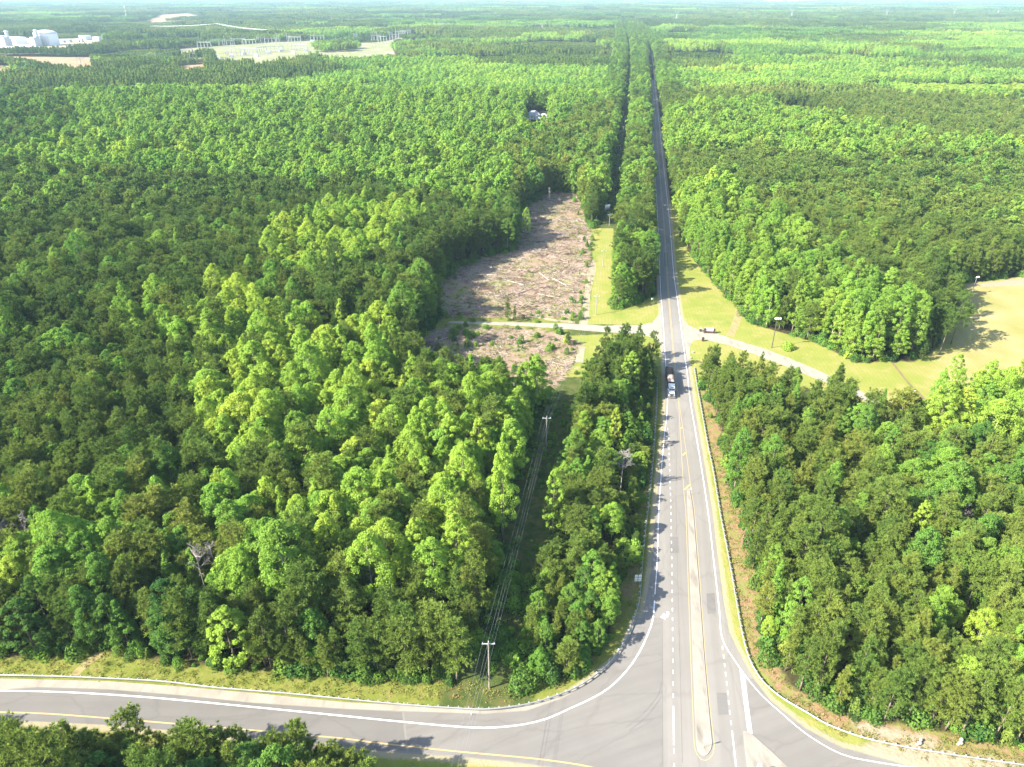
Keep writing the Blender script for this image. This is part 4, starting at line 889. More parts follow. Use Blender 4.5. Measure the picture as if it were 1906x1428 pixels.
# ------------------------------------------------------------------ logging slash
def stick_mesh(seed, n=9, L=3.0, mat=None):
    r = random.Random(seed); mb = MB(); base = r.uniform(0, 3.14)
    for k in range(n):
        a = base + r.gauss(0, .5); l = L * r.uniform(.3, 1.2); x, y = r.gauss(0, 1.3), r.gauss(0, 1.3); z = r.uniform(.04, .35); dz = r.uniform(-.1, .35)
        mb.tube((x, y, z), (x + math.cos(a) * l, y + math.sin(a) * l, z + dz), r.uniform(.04, .11), r.uniform(.02, .06), 4)
    bm = mb.bm; me = bpy.data.meshes.new('slash'); bm.to_mesh(me); bm.free(); me.materials.append(mat); return me
SRC_S = source('slash_source', [stick_mesh(500 + i, mat=M['slash' if i % 3 else 'slashdark']) for i in range(6)])
P6 = trapezoid(215, 500, 2.2); ok = (np.maximum(polysd(P6, CLEAR_A), polysd(P6, CLEAR_B) ) > 1) & (rng.random(len(P6)) < .85) & (stand_noise(P6, 20, 81) > .30); P6 = P6[ok]
ang = stand_noise(P6, 40, 82) * 6 + rng.normal(0, .3, len(P6))
scatter('logging_debris', P6, SRC_S, 6, 'bleached branches and bark strewn over the felled ground', 'logging debris', rot=ang, scl=np.repeat(rng.uniform(.5, 1.1, (len(P6), 1)), 3, 1))
for j, (a, b2, nm) in enumerate([((940, 522), (975, 532), 'near the middle of the felled ground'), ((1003, 508), (1022, 523), 'slanting, above the middle of the felled ground'), ((878, 512), (925, 513), 'long and level, towards the dark wood edge'),
        ((962, 548), (990, 538), 'below the middle of the felled ground'), ((1030, 520), (1055, 533), 'near the sand track'), ((812, 636), (842, 627), 'below the gravel drive by the wood edge'), ((1000, 548), (1040, 556), 'low down near the grass'), ((905, 497), (935, 503), 'short, in the upper part of the felled ground')]):
    A, B_ = G(*a), G(*b2); mb = MB(); mb.tube((A[0], A[1], .28), (B_[0], B_[1], .3), .28, .18, 8)
    d = unit(B_ - A)
    for t_ in (.3, .55, .8):
        q = A + (B_ - A) * t_; mb.tube((q[0], q[1], .3), (q[0] - d[1] * .9, q[1] + d[0] * .9, .9), .07, .03, 5)
    tag(mb.build('log', M['slash']), 'pale felled log lying ' + nm, 'log', 'logs on the felled ground')
for (x, y, sz, w_) in [(1046, 446, 3.2, 'in the upper middle of the felled ground'), (904, 537, 3.6, 'in the left middle of the felled ground'), (1060, 474, 2.2, 'by the right edge of the felled ground'), (1018, 536, 3.0, 'in the lower middle of the felled ground'), (795, 641, 4.5, 'against the wood below the gravel drive'), (982, 573, 2.0, 'at the bottom of the felled ground')]:
    g_ = G(x, y); mb = MB(); r = random.Random(x)
    for k in range(90):
        a = r.uniform(0, 6.28); R_ = sz * math.sqrt(r.random()); h = (1 - R_ / sz) * sz * .4 * r.random() + .1; b3 = r.uniform(0, 6.28); l = r.uniform(.8, 2.4)
        mb.tube((math.cos(a) * R_, math.sin(a) * R_ * .6, h), (math.cos(a) * R_ + math.cos(b3) * l, math.sin(a) * R_ * .6 + math.sin(b3) * l * .6, h + r.uniform(-.2, .5)), r.uniform(.05, .13), .03, 4)
    tag(mb.build('brush_pile', M['slashdark'], loc=(g_[0], g_[1], 0)), 'dark heap of felled branches ' + w_, 'brush pile', 'brush piles')
# ------------------------------------------------------------------ single trees the photo picks out
def lone(px, py, top, sp, vid, tint, wf, label, name=None, cat=None, group=None):
    H = height_of(px, py, top); g_ = G(px, py); k = H / (BROADS if sp else PINES)[vid][2]
    return make_tree(sp, g_[0], g_[1], vid, random.uniform(0, 6), k * wf, k, tint, label, group, name, cat)
T_ = lone
T_(440, 1243, 1130, True, 2, .93, 1.5, 'bright lime pointed tree standing in front of the dark pines above the grass bank')
T_(60, 1135, 1035, True, 1, .86, .95, 'broad lime-green tree at the far left, below two bare grey trees')
T_(700, 1150, 990, True, 1, .88, .85, 'large lime-green rounded tree above the dark pines, left of the power pole', )
T_(625, 1090, 955, True, 0, .93, 1.0, 'yellow-green tree left of the large lime rounded tree')
T_(812, 1140, 1000, True, 1, .84, .8, 'big light green tree between the lime rounded tree and the power line')
T_(935, 1010, 820, True, 0, .95, .62, 'slender lime tree at the wood edge left of the power line')
T_(1028, 1000, 868, True, 2, .93, .75, 'narrow lime tree at the left edge of the strip, beside the wires')
T_(1138, 1005, 935, True, 1, .88, 1.0, 'lime-green tree in the strip, touching the guardrail bank')
T_(1140, 850, 755, True, 2, .97, .7, 'yellow-green pointed tree in the middle of the strip')
T_(1690, 1040, 930, True, 2, .99, .8, 'slim yellow-lime tree alone among pines in the right wood')
T_(1805, 1225, 1135, True, 1, .97, .80, 'bright yellow-green round tree in the right wood, larger of a pair')
T_(1768, 1180, 1120, True, 1, .96, .72, 'small bright yellow-green round tree, upper left of a pair')
T_(1425, 1190, 1148, True, 3, .90, 1.0, 'small lime-green tree at the bank edge behind the right guardrail')
T_(1757, 752, 655, True, 2, .75, .9, 'tall narrow light green tree alone on the right field edge')
T_(1553, 870, 815, True, 1, .99, .8, 'yellow-orange tinged low tree in the right wood')
T_(1840, 880, 818, True, 1, .99, .9, 'golden-green round tree in the right wood near the frame edge')
T_(980, 452, 385, True, 8, .86, .55, 'lone slender light green tree standing on the felled ground', 'broadleaf_sapling', 'sapling')
T_(945, 598, 552, False, 3, .42, .8, 'small scraggy pine on the grass below the felled ground', 'young_pine', 'young pine')
T_(958, 600, 570, False, 3, .36, .9, 'lower dark young pine beside the scraggy one on the grass', 'young_pine', 'young pine')
T_(1057, 643, 618, False, 6, .18, 1.3, 'small dark green round conifer on the grass below the gravel drive', 'young_pine', 'young pine')
T_(1160, 672, 604, False, 4, .30, .75, 'dark pine at the top of the strip, left one against the gravel drive')
T_(1125, 690, 608, False, 3, .34, 1.1, 'dark pointed pine at the top left corner of the strip')
T_(1186, 674, 604, False, 0, .32, .8, 'dark pine at the top right of the strip beside the drive mouth')
T_(1212, 690, 618, False, 4, .42, .7, 'rounded pine at the top of the strip, nearest the highway')
T_(826, 590, 556, True, 2, .72, .9, 'small light green tree beside the left end of the gravel drive', 'broadleaf_sapling', 'sapling')
T_(803, 592, 535, True, 2, .75, .9, 'light green tree at the wood edge where the gravel drive ends')
T_(1415, 688, 655, False, 6, .30, .9, 'short pine reaching over the entrance drive from the right wood')
T_(1542, 728, 700, True, 3, .35, .9, 'low olive shrubby tree beside the end of the entrance drive')
T_(1770, 640, 545, False, 4, .22, 1.0, 'big dark pine throwing its shadow on the ball field')
T_(1748, 660, 575, False, 2, .2, .9, 'dark pine left of the one shading the ball field')
T_(1715, 672, 640, False, 6, .16, 1.4, 'small dark conifer low at the wood edge by the ditch', 'young_pine', 'young pine')
def deadtree(px, py, top, wf, seed, label):
    H = height_of(px, py, top); g_ = G(px, py); r = random.Random(seed); mb = MB(); mt = MB(); mt.tube((0, 0, 0), (0, 0, H * .9), .2, .05, 7)
    def br(p_, d, L, rad, dep):
        e = p_ + d * L; mb.tube(p_, e, rad, rad * .5, 4)
        if dep: 
            for _ in range(4): br(p_ + d * L * r.uniform(.4, 1), (d + Vector((r.gauss(0, .5), r.gauss(0, .5), r.gauss(.25, .35)))).normalized(), L * r.uniform(.4, .65), rad * .55, dep - 1)
    for k in range(20):
        z = H * r.uniform(.5, .92); a = r.uniform(0, 6.28); br(Vector((0, 0, z)), Vector((math.cos(a), math.sin(a), r.uniform(.3, 1))).normalized(), wf * (1.25 - z / H) * 3.0, .09, 2)
    e = empty('dead_tree', (g_[0], g_[1], 0), label=label, cat='dead tree', group='bare dead trees')
    mb.build('crown', M['dead'], e); mt.build('trunk', M['dead'], e); return e
deadtree(28, 1062, 962, 1.5, 1, 'bare grey round-crowned tree at the far left of the wood')
deadtree(78, 1062, 952, 1.2, 2, 'bare pale grey tree right of the round bare one')
deadtree(108, 1075, 985, .7, 8, 'thin bare grey tree just right of the two bare ones at far left')
deadtree(418, 1118, 1000, .8, 9, 'second bare greyish trunk close beside the pale-trunked one')
deadtree(330, 1085, 1000, .8, 10, 'bare twiggy tree in the left wood, left of the pale-trunked one')
deadtree(1155, 915, 832, 1.1, 3, 'bare pinkish-brown tree among pines in the strip')
deadtree(392, 1130, 1005, 1.1, 4, 'bare greyish tree with a pale trunk in the left wood')
deadtree(1022, 384, 345, .45, 5, 'bare leaning grey tree at the top of the felled ground')
deadtree(1445, 585, 528, .5, 6, 'bare pale snag in the wood beyond the mown lawn')
deadtree(1775, 1010, 935, .9, 7, 'bare silvery tree in the middle of the right wood')
bo = tag(link(bpy.data.objects.new('bush', bush_mesh(900, 2.3, 3.2, 900, .4, M['leaf']))), 'round lime-green bush alone on the lawn beside the tall lamp post', 'bush'); g_ = G(1466, 650); bo.location = (g_[0], g_[1], .0); bo['tint'] = .86
for (x, y, kk, t_, lab) in [(1042, 622, 1.3, .4, 'green shrub on the grass just below the gravel drive, nearest the drive'), (1034, 612, .8, .35, 'smallest shrub at the gravel drive edge'), (880, 598, 1.0, .5, 'low shrub beside the left part of the gravel drive'), (905, 612, 1.1, .45, 'low shrub between gravel drive and lower felled ground'), (1000, 600, .8, .55, 'low yellowish shrub above the gravel drive')]:
    o = tag(link(bpy.data.objects.new('bush', BUSH[int(x) % 5])), lab, 'bush', 'shrubs along the gravel drive'); g_ = G(x, y); o.location = (g_[0], g_[1], 0); o.scale = (kk, kk, kk); o['tint'] = t_
# ------------------------------------------------------------------ guardrails
def guardrail(line, side, label, end_label=None):
    L = catmull(line, .95); s_ = np.r_[0, np.cumsum(np.linalg.norm(np.diff(L, axis=0), axis=1))]
    e = empty('guardrail', (float(L[0][0]), float(L[0][1]), 0), label=label, cat='guardrail', group='roadside guardrails'); o0 = np.array([L[0][0], L[0][1]])
    L0 = L - o0; d = unit(np.gradient(L0, axis=0)); n = np.stack([-d[:, 1], d[:, 0]], -1) * side
    prof = [(.02, .44), (.09, .49), (.09, .54), (.02, .60), (.02, .64), (.09, .69), (.09, .74), (.02, .79), (-.01, .79), (-.01, .44)]
    V = np.zeros((len(L0), len(prof), 3))
    for j, (u_, z_) in enumerate(prof): V[:, j, :2] = L0 + n * u_; V[:, j, 2] = z_
    m_ = len(prof); i = np.arange(len(L0) - 1)[:, None] * m_; j = np.arange(m_)[None]; j2 = (j + 1) % m_
    Fq = np.stack([i + j, i + j2, i + m_ + j2, i + m_ + j], -1).reshape(-1, 4)
    rail = link(bpy.data.objects.new('rail', mesh_np('rail', V.reshape(-1, 3), Fq, M['galv']))); rail.parent = e
    pm = MB(); pm.box((-.30, 0, .36), (.16, .16, .74)).box((-.13, 0, .60), (.20, .15, .36)); po = pm.build('post', M['steel'], e); first = True
    pts = np.arange(.6, s_[-1], 1.95); X = np.interp(pts, s_, L0[:, 0]); Y = np.interp(pts, s_, L0[:, 1]); A = np.interp(pts, s_, np.unwrap(np.arctan2(n[:, 1], n[:, 0])))
    order = np.argsort(np.hypot(X + o0[0], Y + o0[1] - 60)); rest_ = MB()
    for r_, q in enumerate(order):
        if r_ < 98:
            c = po if r_ == 0 else link(po.copy()); c.parent = e; c.location = (X[q], Y[q], 0); c.rotation_euler = (0, 0, A[q])
        else:
            Mt = Matrix.Rotation(A[q], 4, 'Z'); w1_ = Mt @ Vector((-.30, 0, .36)); w2_ = Mt @ Vector((-.13, 0, .6))
            rest_.box((X[q] + w1_.x, Y[q] + w1_.y, .36), (.16, .16, .74), A[q]); rest_.box((X[q] + w2_.x, Y[q] + w2_.y, .6), (.20, .15, .36), A[q])
    if len(order) > 98: o = rest_.build('farther_post', M['steel'], e); o['kind'] = 'stuff'
    else: rest_.bm.free()
    return e
zr = .72
GL = [tuple(G(x, y, zr)) for x, y in [(1224, 700), (1223.5, 744), (1221.4, 777.6), (1218, 828), (1213, 887), (1205.7, 954), (1202, 983.5), (1197, 1034), (1194, 1074), (1190, 1117), (1180, 1151), (1160, 1197), (1137.6, 1229), (1102.6, 1260), (1059, 1285), (989, 1308), (910, 1319), (840, 1316.5),
      (752, 1310.5), (640, 1300), (537, 1290), (403, 1279), (302, 1267.5), (201.5, 1262), (101, 1258), (0, 1256), (-180, 1254)]]
guardrail(GL, 1, 'long steel guardrail curving round the corner from highway to side road')
GR = [tuple(G(x, y, zr)) for x, y in [(1292, 683), (1298, 721), (1305.5, 761), (1316, 820), (1326.5, 870), (1335, 920.5), (1341, 958), (1354, 1023.6), (1369.5, 1110.7), (1379.5, 1167.6), (1394.6, 1224.5), (1418, 1264.6), (1451.5, 1295), (1500, 1324), (1540, 1347), (1598, 1369), (1659, 1384), (1738, 1398), (1818, 1410.5), (1906, 1423), (2000, 1438)]]
guardrail(GR, -1, 'steel guardrail along the right side of the highway, edged by mown grass')
g_ = G(1292, 684); e = empty('end_marker', (g_[0] + .3, g_[1] + .6, 0), label='yellow-white object marker at the far end of the right guardrail', cat='marker post')
MB().box((0, 0, .6), (.06, .06, 1.2)).build('post', M['steel'], e); MB().box((0, -.05, 1.0), (.35, .03, .7)).build('panel', M['yellowpost'], e)
# ------------------------------------------------------------------ signs
def sign_on_post(name, px, py, h, panels, label, cat='road sign', group=None, posts=(0,), rz=0.0, ang=None):
    g_ = G(px, py); e = empty(name, (g_[0], g_[1], 0), rz, label=label, cat=cat, group=group)
    for x in posts: MB().box((x, .03, h / 2), (.07, .05, h)).build('post', M['galv'], e)
    for (x, z, w_, hh, mt) in panels:
        pn = MB().box((x, -.02, z), (w_, .025, hh), bevel=.008).build('panel', M['white' if mt in ('white', 'route') else mt], e)
        if mt == 'route':     # dark number block and rim of a route marker
            k = MB(); k.box((x, -.037, z), (w_ * .5, .006, hh * .08)); k.box((x - w_ * .16, -.037, z - hh * .12), (w_ * .12, .006, hh * .3)); k.box((x + w_ * .14, -.037, z - hh * .12), (w_ * .12, .006, hh * .3)); k.build('numerals', M['greensign'], pn)
    return e
sign_on_post('route_sign', 1186, 1091, 3.6, [(-.42, 3.15, .68, .68, 'route'), (.42, 3.15, .68, .68, 'route'), (-.42, 2.35, .68, .6, 'white'), (.42, 2.35, .68, .6, 'white'), (-.42, 1.72, .68, .42, 'route'), (.42, 1.72, .68, .42, 'route')],
             'double-width route marker sign beside the left guardrail', posts=(-.42, .42))
sign_on_post('junction_sign', 1213.5, 566, 2.9, [(-.3, 2.45, .55, .75, 'white'), (.35, 2.45, .5, .75, 'greensign')], 'small white and green sign at the roadside beyond the gravel drive', posts=(-.3, .35))
def keep_right(px, py, h, label, w_=.62, hh=.76, rz=0.0):
    g_ = G(px, py); e = empty('island_sign', (g_[0], g_[1], .15), rz, label=label, cat='road sign', group='signs on the traffic islands')
    MB().tube((0, 0, 0), (0, 0, h), .035).build('post', M['galv'], e)
    pn = MB().box((0, -.05, h - hh / 2), (w_, .025, hh), bevel=.01).build('panel', M['white'], e)
    MB().box((0, -.066, h - hh * .45), (w_ * .12, .006, hh * .5)).box((w_ * .14, -.066, h - hh * .62), (w_ * .35, .006, hh * .1)).build('arrow', M['black'], pn)
    g2 = MB(); g2.tube((0, 0, 0), (0, 0, .05), .25, seg=14).build('base', M['concrete'], e); return e
keep_right(1309, 1392.6, 2.6, 'keep-right sign at the near round end of the median island')
keep_right(1409, 1440, 2.7, 'round-topped sign post on the triangular concrete island', .75, .9)
keep_right(1284, 922, 2.3, 'thin post at the far pointed end of the median island', .45, .5)
# small delineators and reflective posts
for (x, y, lab) in [(877, 1331, 'white stub reflector at the gutter edge below the power pole'), (752, 1312, 'white stub reflector beside the guardrail where the pale shoulder ends')]:
    g_ = G(x, y); e = empty('delineator', (g_[0], g_[1], 0), label=lab, cat='marker post', group='delineators by the gutter'); MB().box((0, 0, .35), (.12, .05, .7)).build('post', M['white'], e)
for (x, y, lab) in [(1290, 656, 'pale rock beside the drive mouth on the right shoulder'), (1285, 667, 'smaller pale rock just below it on the right shoulder')]:
    g_ = G(x, y); o = MB().ball((0, 0, .2), .55, 2, (1.2, .8, .7)).build('rock', M['stone'], loc=(g_[0], g_[1], 0)); tag(o, lab, 'rock', 'pale rocks on the shoulder')
for j, (x, y, s_, lab) in enumerate([(1711, 1385, 1.0, 'pale headwall slab on the bare bank behind the right guardrail'), (1787, 1385, 1.1, 'tall pale broken concrete block beside the guardrail at lower right')]):
    g_ = G(x, y); mb = MB(); mb.ball((0, 0, .3), .5 * s_, 2, (.9, .7, .8)); mb.ball((.4, .5, .5), .38 * s_, 2, (.8, .8, 1.1)); mb.ball((-.5, -.2, .2), .3 * s_, 2, (1, .8, .6)); tag(mb.build('rock', M['stone'], loc=(g_[0], g_[1], 0)), lab, 'rock')
# ------------------------------------------------------------------ entrance wall, brick pillars
g_ = G(1320, 620); e = empty('entrance_sign', (g_[0], g_[1], 0), math.radians(-6), label='low brick entrance wall holding a white sign board beside the drive', cat='entrance sign')
MB().box((0, 0, .45), (3.0, .55, .9)).build('wall', M['brick'], e)
for x in (-1.85, 1.85):
    pl = MB().box((x, 0, 1.05), (.75, .75, 2.1)).build('pillar', M['brick'], e); MB().box((x, 0, 2.16), (.9, .9, .12)).build('cap', M['concrete'], pl)
MB().box((0, -.05, 1.55), (2.9, .22, 1.25), bevel=.04).box((0, 0, 2.24), (2.95, .5, .12)).build('board', M['white'], e)
for (x, y, lab) in [(1303.5, 617, 'small brick pillar with a pale cap left of the white entrance board'), (1308, 635, 'small brick pillar across the drive from the entrance board')]:
    g_ = G(x, y); e = empty('brick_pillar', (g_[0], g_[1], 0), label=lab, cat='brick pillar', group='small brick pillars at the drive mouth')
    MB().box((0, 0, .65), (.8, .8, 1.3)).build('shaft', M['brick'], e); MB().box((0, 0, 1.36), (.95, .95, .12)).ball((0, 0, 1.6), .22).build('cap', M['white' if y < 620 else 'brick'], e)
# ------------------------------------------------------------------ poles
def ins(mb, x, y, z): mb.tube((x, y, z), (x, y, z + .28), .07, .05, 8)
def util_pole(px, py, H, label, heads=1, transformer=False, ang=None):
    g_ = G(px, py); e = empty('utility_pole', (g_[0], g_[1], 0), ang or 0, label=label, cat='utility pole', group='wooden utility poles along the clearing')
    MB().tube((0, 0, 0), (0, 0, H), .19, .12, 10).build('pole', M['wood'], e)
    for k in range(heads):
        z = H - .7 - k * 3.0; ca = MB().box((0, .15, z), (2.5, .12, .14)).build('crossarm', M['offwhite'], e)
        i_ = MB()
        for x in (-1.1, 1.1): ins(i_, x, .15, z + .07)
        if k == 0: ins(i_, 0, 0, H - .02)
        i_.build('insulator', M['lightglass'], ca)
    if transformer: MB().tube((.38, 0, H - 3.2), (.38, 0, H - 2.2), .27, .27, 12).build('transformer', M['galv'], e)
    return g_, H
poles = [util_pole(911, 1281, 13.0, 'wooden utility pole with a crossarm on the grass bank beside the left guardrail'),
 util_pole(1016, 846, 13.2, 'utility pole in the shaded gap between wood and strip'),
 util_pole(1109, 586, height_of(1109, 586, 549), 'slim utility pole on the grass above the gravel drive', transformer=True),
 util_pole(1122, 497, height_of(1122, 497, 465), 'utility pole on the green grass left of the road strip'),
 util_pole(1134, 420, height_of(1134, 420, 398), 'utility pole beside the pair of white trailers'),
 util_pole(1142.5, 359, height_of(1142.5, 359, 344), 'utility pole in the shaded gap just beyond the white trailers'),
 util_pole(1149, 320, height_of(1149, 320, 304.5), 'utility pole fourth from the far end of the shaded gap'),
 util_pole(1154, 286, height_of(1154, 286, 270), 'utility pole with a transformer third from the far end of the shaded gap', transformer=True),
 util_pole(1159, 256, height_of(1159, 256, 235), 'tall utility pole with two crossarms in the shaded gap', heads=2),
 util_pole(1162, 227, height_of(1162, 227, 216), 'farthest visible utility pole in the shaded gap')]
off = G(840, 1560); seq = [(np.array([poles[0][0][0] - 13.5, poles[0][0][1] - 78]), 13.0)] + poles
for j, (xo, dz, w_) in enumerate([(-1.1, -.35, 'left-hand conductor of the power line, nearest the wood'), (0, .25, 'top middle conductor of the power line'), (1.1, -.35, 'right-hand conductor of the power line, nearest the highway'), (.15, -2.0, 'lower neutral wire of the power line')]):
    pts = []
    for (a, ha), (b2, hb) in zip(seq[:-1], seq[1:]):
        L_ = np.linalg.norm(b2 - a); sag = L_ * .012
        for t_ in np.linspace(0, 1, 13)[:-1]: pts.append((a[0] + (b2[0] - a[0]) * t_ + xo, a[1] + (b2[1] - a[1]) * t_ + .15, (ha + dz) * (1 - t_) + (hb + dz) * t_ - 4 * sag * t_ * (1 - t_)))
    pts.append((seq[-1][0][0] + xo, seq[-1][0][1] + .15, seq[-1][1] + dz)); mb = MB()
    for a, b2 in zip(pts[:-1], pts[1:]): mb.tube(a, b2, .013 if j < 3 else .017, seg=5)
    tag(mb.build('power_line_wire', M['cable']), w_, 'wire', 'wires of the roadside power line')
# flood and lamp posts
def floodlight(px, py, ty, label, n=3, mat='wood', rz=0.0):
    g_ = G(px, py); H = height_of(px, py, ty); e = empty('floodlight_pole', (g_[0], g_[1], 0), rz, label=label, cat='floodlight pole', group='floodlight poles around the ball field')
    MB().tube((0, 0, 0), (0, 0, H), .17, .11, 10).build('pole', M[mat], e); ar = MB().box((0, 0, H - .3), (2.0, .1, .1)).build('crossarm', M['steel'], e)
    for k in range(n):
        x = (k - (n - 1) / 2) * .85; l_ = MB().tube((x, 0, H - .1), (x + .1, -.55, H + .25), .22, .42, 12).build('lamp', M['white'], e); MB().tube((x + .1, -.55, H + .25), (x + .105, -.575, H + .265), .36, seg=12).build('lens', M['lightglass'], l_)
    return e
floodlight(1436.4, 647.5, 593, 'tall dark lamp post with white floodlights on the lawn beside the round bush', 3, 'dark')
floodlight(1808, 548, 516, 'pale floodlight pole at the far edge of the ball field', 2, 'galv', .3)
floodlight(1684, 778, 729, 'pale floodlight pole rising out of the trees below the ditch', 2, 'galv', .6)
# ------------------------------------------------------------------ dump truck
def truck(px, py):
    g_ = G(px, py); ang = -math.atan(.164) + .03
    e = empty('dump_truck', (g_[0], g_[1], .03), ang, label='white-cabbed tractor with a long open dump trailer driving down the highway', cat='truck')
    W_ = 2.4                                        # front faces -Y
    MB().box((0, 9.6, 1.0), (1.0, 17.5, .25)).build('chassis', M['dark'], e)
    hd = MB().box((0, 1.25, 1.45), (1.75, 2.2, 1.1), taper=.9, bevel=.12); hd.box((-.95, 1.3, 1.0), (.4, 1.6, .5), bevel=.1).box((.95, 1.3, 1.0), (.4, 1.6, .5), bevel=.1); hd = hd.build('hood', M['white'], e)
    MB().box((0, .17, 1.35), (1.15, .08, .95)).build('grille', M['dark'], hd); MB().box((0, .02, .62), (2.4, .25, .38), bevel=.05).build('bumper', M['chrome'], e)
    for x in (-.92, .92): MB().box((x, .45, 1.12), (.32, .12, .22), bevel=.03).build('headlight', M['lightglass'], e)
    cb = MB().box((0, 3.2, 2.0), (2.15, 1.75, 1.9), taper=.93, bevel=.12).box((0, 4.45, 2.15), (2.2, .9, 2.2), taper=.95, bevel=.1).build('cab', M['white'], e)
    MB().box((0, 2.36, 2.45), (1.85, .06, .72), m=Matrix.Rotation(math.radians(-14), 4, 'X')).build('windshield', M['glass'], cb)
    for x in (-1.03, 1.03): MB().box((x, 3.15, 2.4), (.05, .9, .6)).build('side_window', M['glass'], cb); MB().box((x * 1.3, 2.45, 2.2), (.16, .1, .6)).tube((x, 2.5, 2.4), (x * 1.3, 2.45, 2.4), .03).build('mirror', M['chrome'], cb)
    MB().box((0, 2.55, 2.98), (1.6, .3, .08)).build('visor', M['dark'], cb)
    for x in (-1.1, 1.1): MB().tube((x, 5.1, 1.1), (x, 5.1, 3.4), .09, seg=10).build('exhaust_stack', M['chrome'], e); MB().tube((x * .85, 4.4, .85), (x * .85, 5.9, .85), .33, seg=12).build('fuel_tank', M['chrome'], e)
    b_ = MB(); y0, y1, z0, z1 = 6.0, 17.8, 1.35, 3.0; yc_, L_ = (y0 + y1) / 2, y1 - y0
    b_.box((0, yc_, z0), (W_ - .3, L_, .12)); b_.box((-W_ / 2, yc_, (z0 + z1) / 2), (.08, L_, z1 - z0)); b_.box((W_ / 2, yc_, (z0 + z1) / 2), (.08, L_, z1 - z0)); b_.box((0, y0, (z0 + z1) / 2 + .15), (W_ - .1, .08, z1 - z0 + .3)); b_.box((0, y1, (z0 + z1) / 2), (W_ - .1, .08, z1 - z0))
    for k in range(9): 
        for x in (-W_ / 2 - .07, W_ / 2 + .07): b_.box((x, y0 + .7 + k * 1.35, (z0 + z1) / 2), (.07, .1, z1 - z0 - .05))
    tb = b_.build('trailer_body', M['dark'], e)
    r = np.random.default_rng(5)
    for nm, ya, yb_, mt, hh in (('load', 6.2, 12.0, 'orange', 1.0), ('load', 12.0, 17.6, 'dirtload', .45)):
        nx_, ny_ = 10, 26; X_, Y_ = np.meshgrid(np.linspace(-1.12, 1.12, nx_), np.linspace(ya, yb_, ny_)); Z_ = 2.55 + hh * .9 * (1 - (X_ / 1.25) ** 2) * (.55 + .45 * np.sin((Y_ - ya) / (yb_ - ya) * 3.14)) + r.normal(0, .06, X_.shape)
        i_ = np.arange(nx_ * ny_).reshape(ny_, nx_); q = np.stack([i_[:-1, :-1].ravel(), i_[:-1, 1:].ravel(), i_[1:, 1:].ravel(), i_[1:, :-1].ravel()], -1)
        o = link(bpy.data.objects.new(nm, mesh_np(nm, np.stack([X_.ravel(), Y_.ravel(), Z_.ravel()], -1), q, M[mt]))); o.parent = e
    def wheel(x, y):
        w_ = MB().tube((x - .15, y, .52), (x + .15, y, .52), .52, seg=20).build('wheel', M['black'], e); s_ = 1 if x > 0 else -1
        MB().tube((x + s_ * .14, y, .52), (x + s_ * .165, y, .52), .28, .24, 14).build('rim', M['chrome'], w_)
    for y in (1.3, 6.3, 7.6, 15.2, 16.5):
        for x in (-1.02, 1.02): wheel(x, y)
truck(1250, 742.5)
# ------------------------------------------------------------------ white trailers by the wires
for j, (x, y) in enumerate([(1127.8, 393), (1132.6, 392)]):
    g_ = G(x, y); e = empty('cargo_trailer', (g_[0], g_[1], 0), -.16, label=('left' if j == 0 else 'right') + ' of two long white trailers parked side by side in shade', cat='trailer', group='white trailers parked under the wires')
    MB().box((0, 4.2, 1.15), (1.5, 8.6, 1.3), bevel=.18).build('body', M['offwhite'], e); MB().tube((0, .2, .5), (0, -1.0, .45), .06).build('hitch', M['dark'], e)
    for yy in (3.4, 4.3):
        for xx in (-.78, .78): MB().tube((xx - .1, yy, .35), (xx + .1, yy, .35), .35, seg=14).build('wheel', M['black'], e)
# ------------------------------------------------------------------ house in the trees
g_ = G(993, 221); e = empty('house', (g_[0], g_[1], 0), math.radians(-4), label='white house with a grey hip roof alone in the woods', cat='house')
MB().box((0, 0, 1.9), (15, 10, 3.8)).build('wall', M['white'], e); MB().box((11, 2, 1.5), (7.5, 7, 3.0)).build('garage', M['white'], e)
def hip(cx, cy_, w_, d_, z, h):
    mb = MB(); v = [mb.bm.verts.new(q) for q in [(cx - w_ / 2, cy_ - d_ / 2, z), (cx + w_ / 2, cy_ - d_ / 2, z), (cx + w_ / 2, cy_ + d_ / 2, z), (cx - w_ / 2, cy_ + d_ / 2, z), (cx - w_ * .15, cy_, z + h), (cx + w_ * .15, cy_, z + h)]]
    for f in ((0, 1, 5, 4), (2, 3, 4, 5), (1, 2, 5), (3, 0, 4), (3, 2, 1, 0)): mb.bm.faces.new([v[i] for i in f])
    return mb
hip(0, 0, 16.4, 11.4, 3.8, 4.6).build('roof', M['roofgrey'], e); hip(11, 2, 8.6, 8, 3.0, 2.4).build('roof', M['roofgrey'], e)
for x in (-5, -1.5, 4.5): f_ = MB().box((x, -5.02, 2.1), (1.2, .08, 1.4)).build('window', M['offwhite'], e); MB().box((x, -5.08, 2.1), (.95, .04, 1.15)).build('pane', M['glass'], f_)
MB().box((1.6, -5.03, 1.3), (1.0, .08, 2.2)).build('door', M['dark'], e)
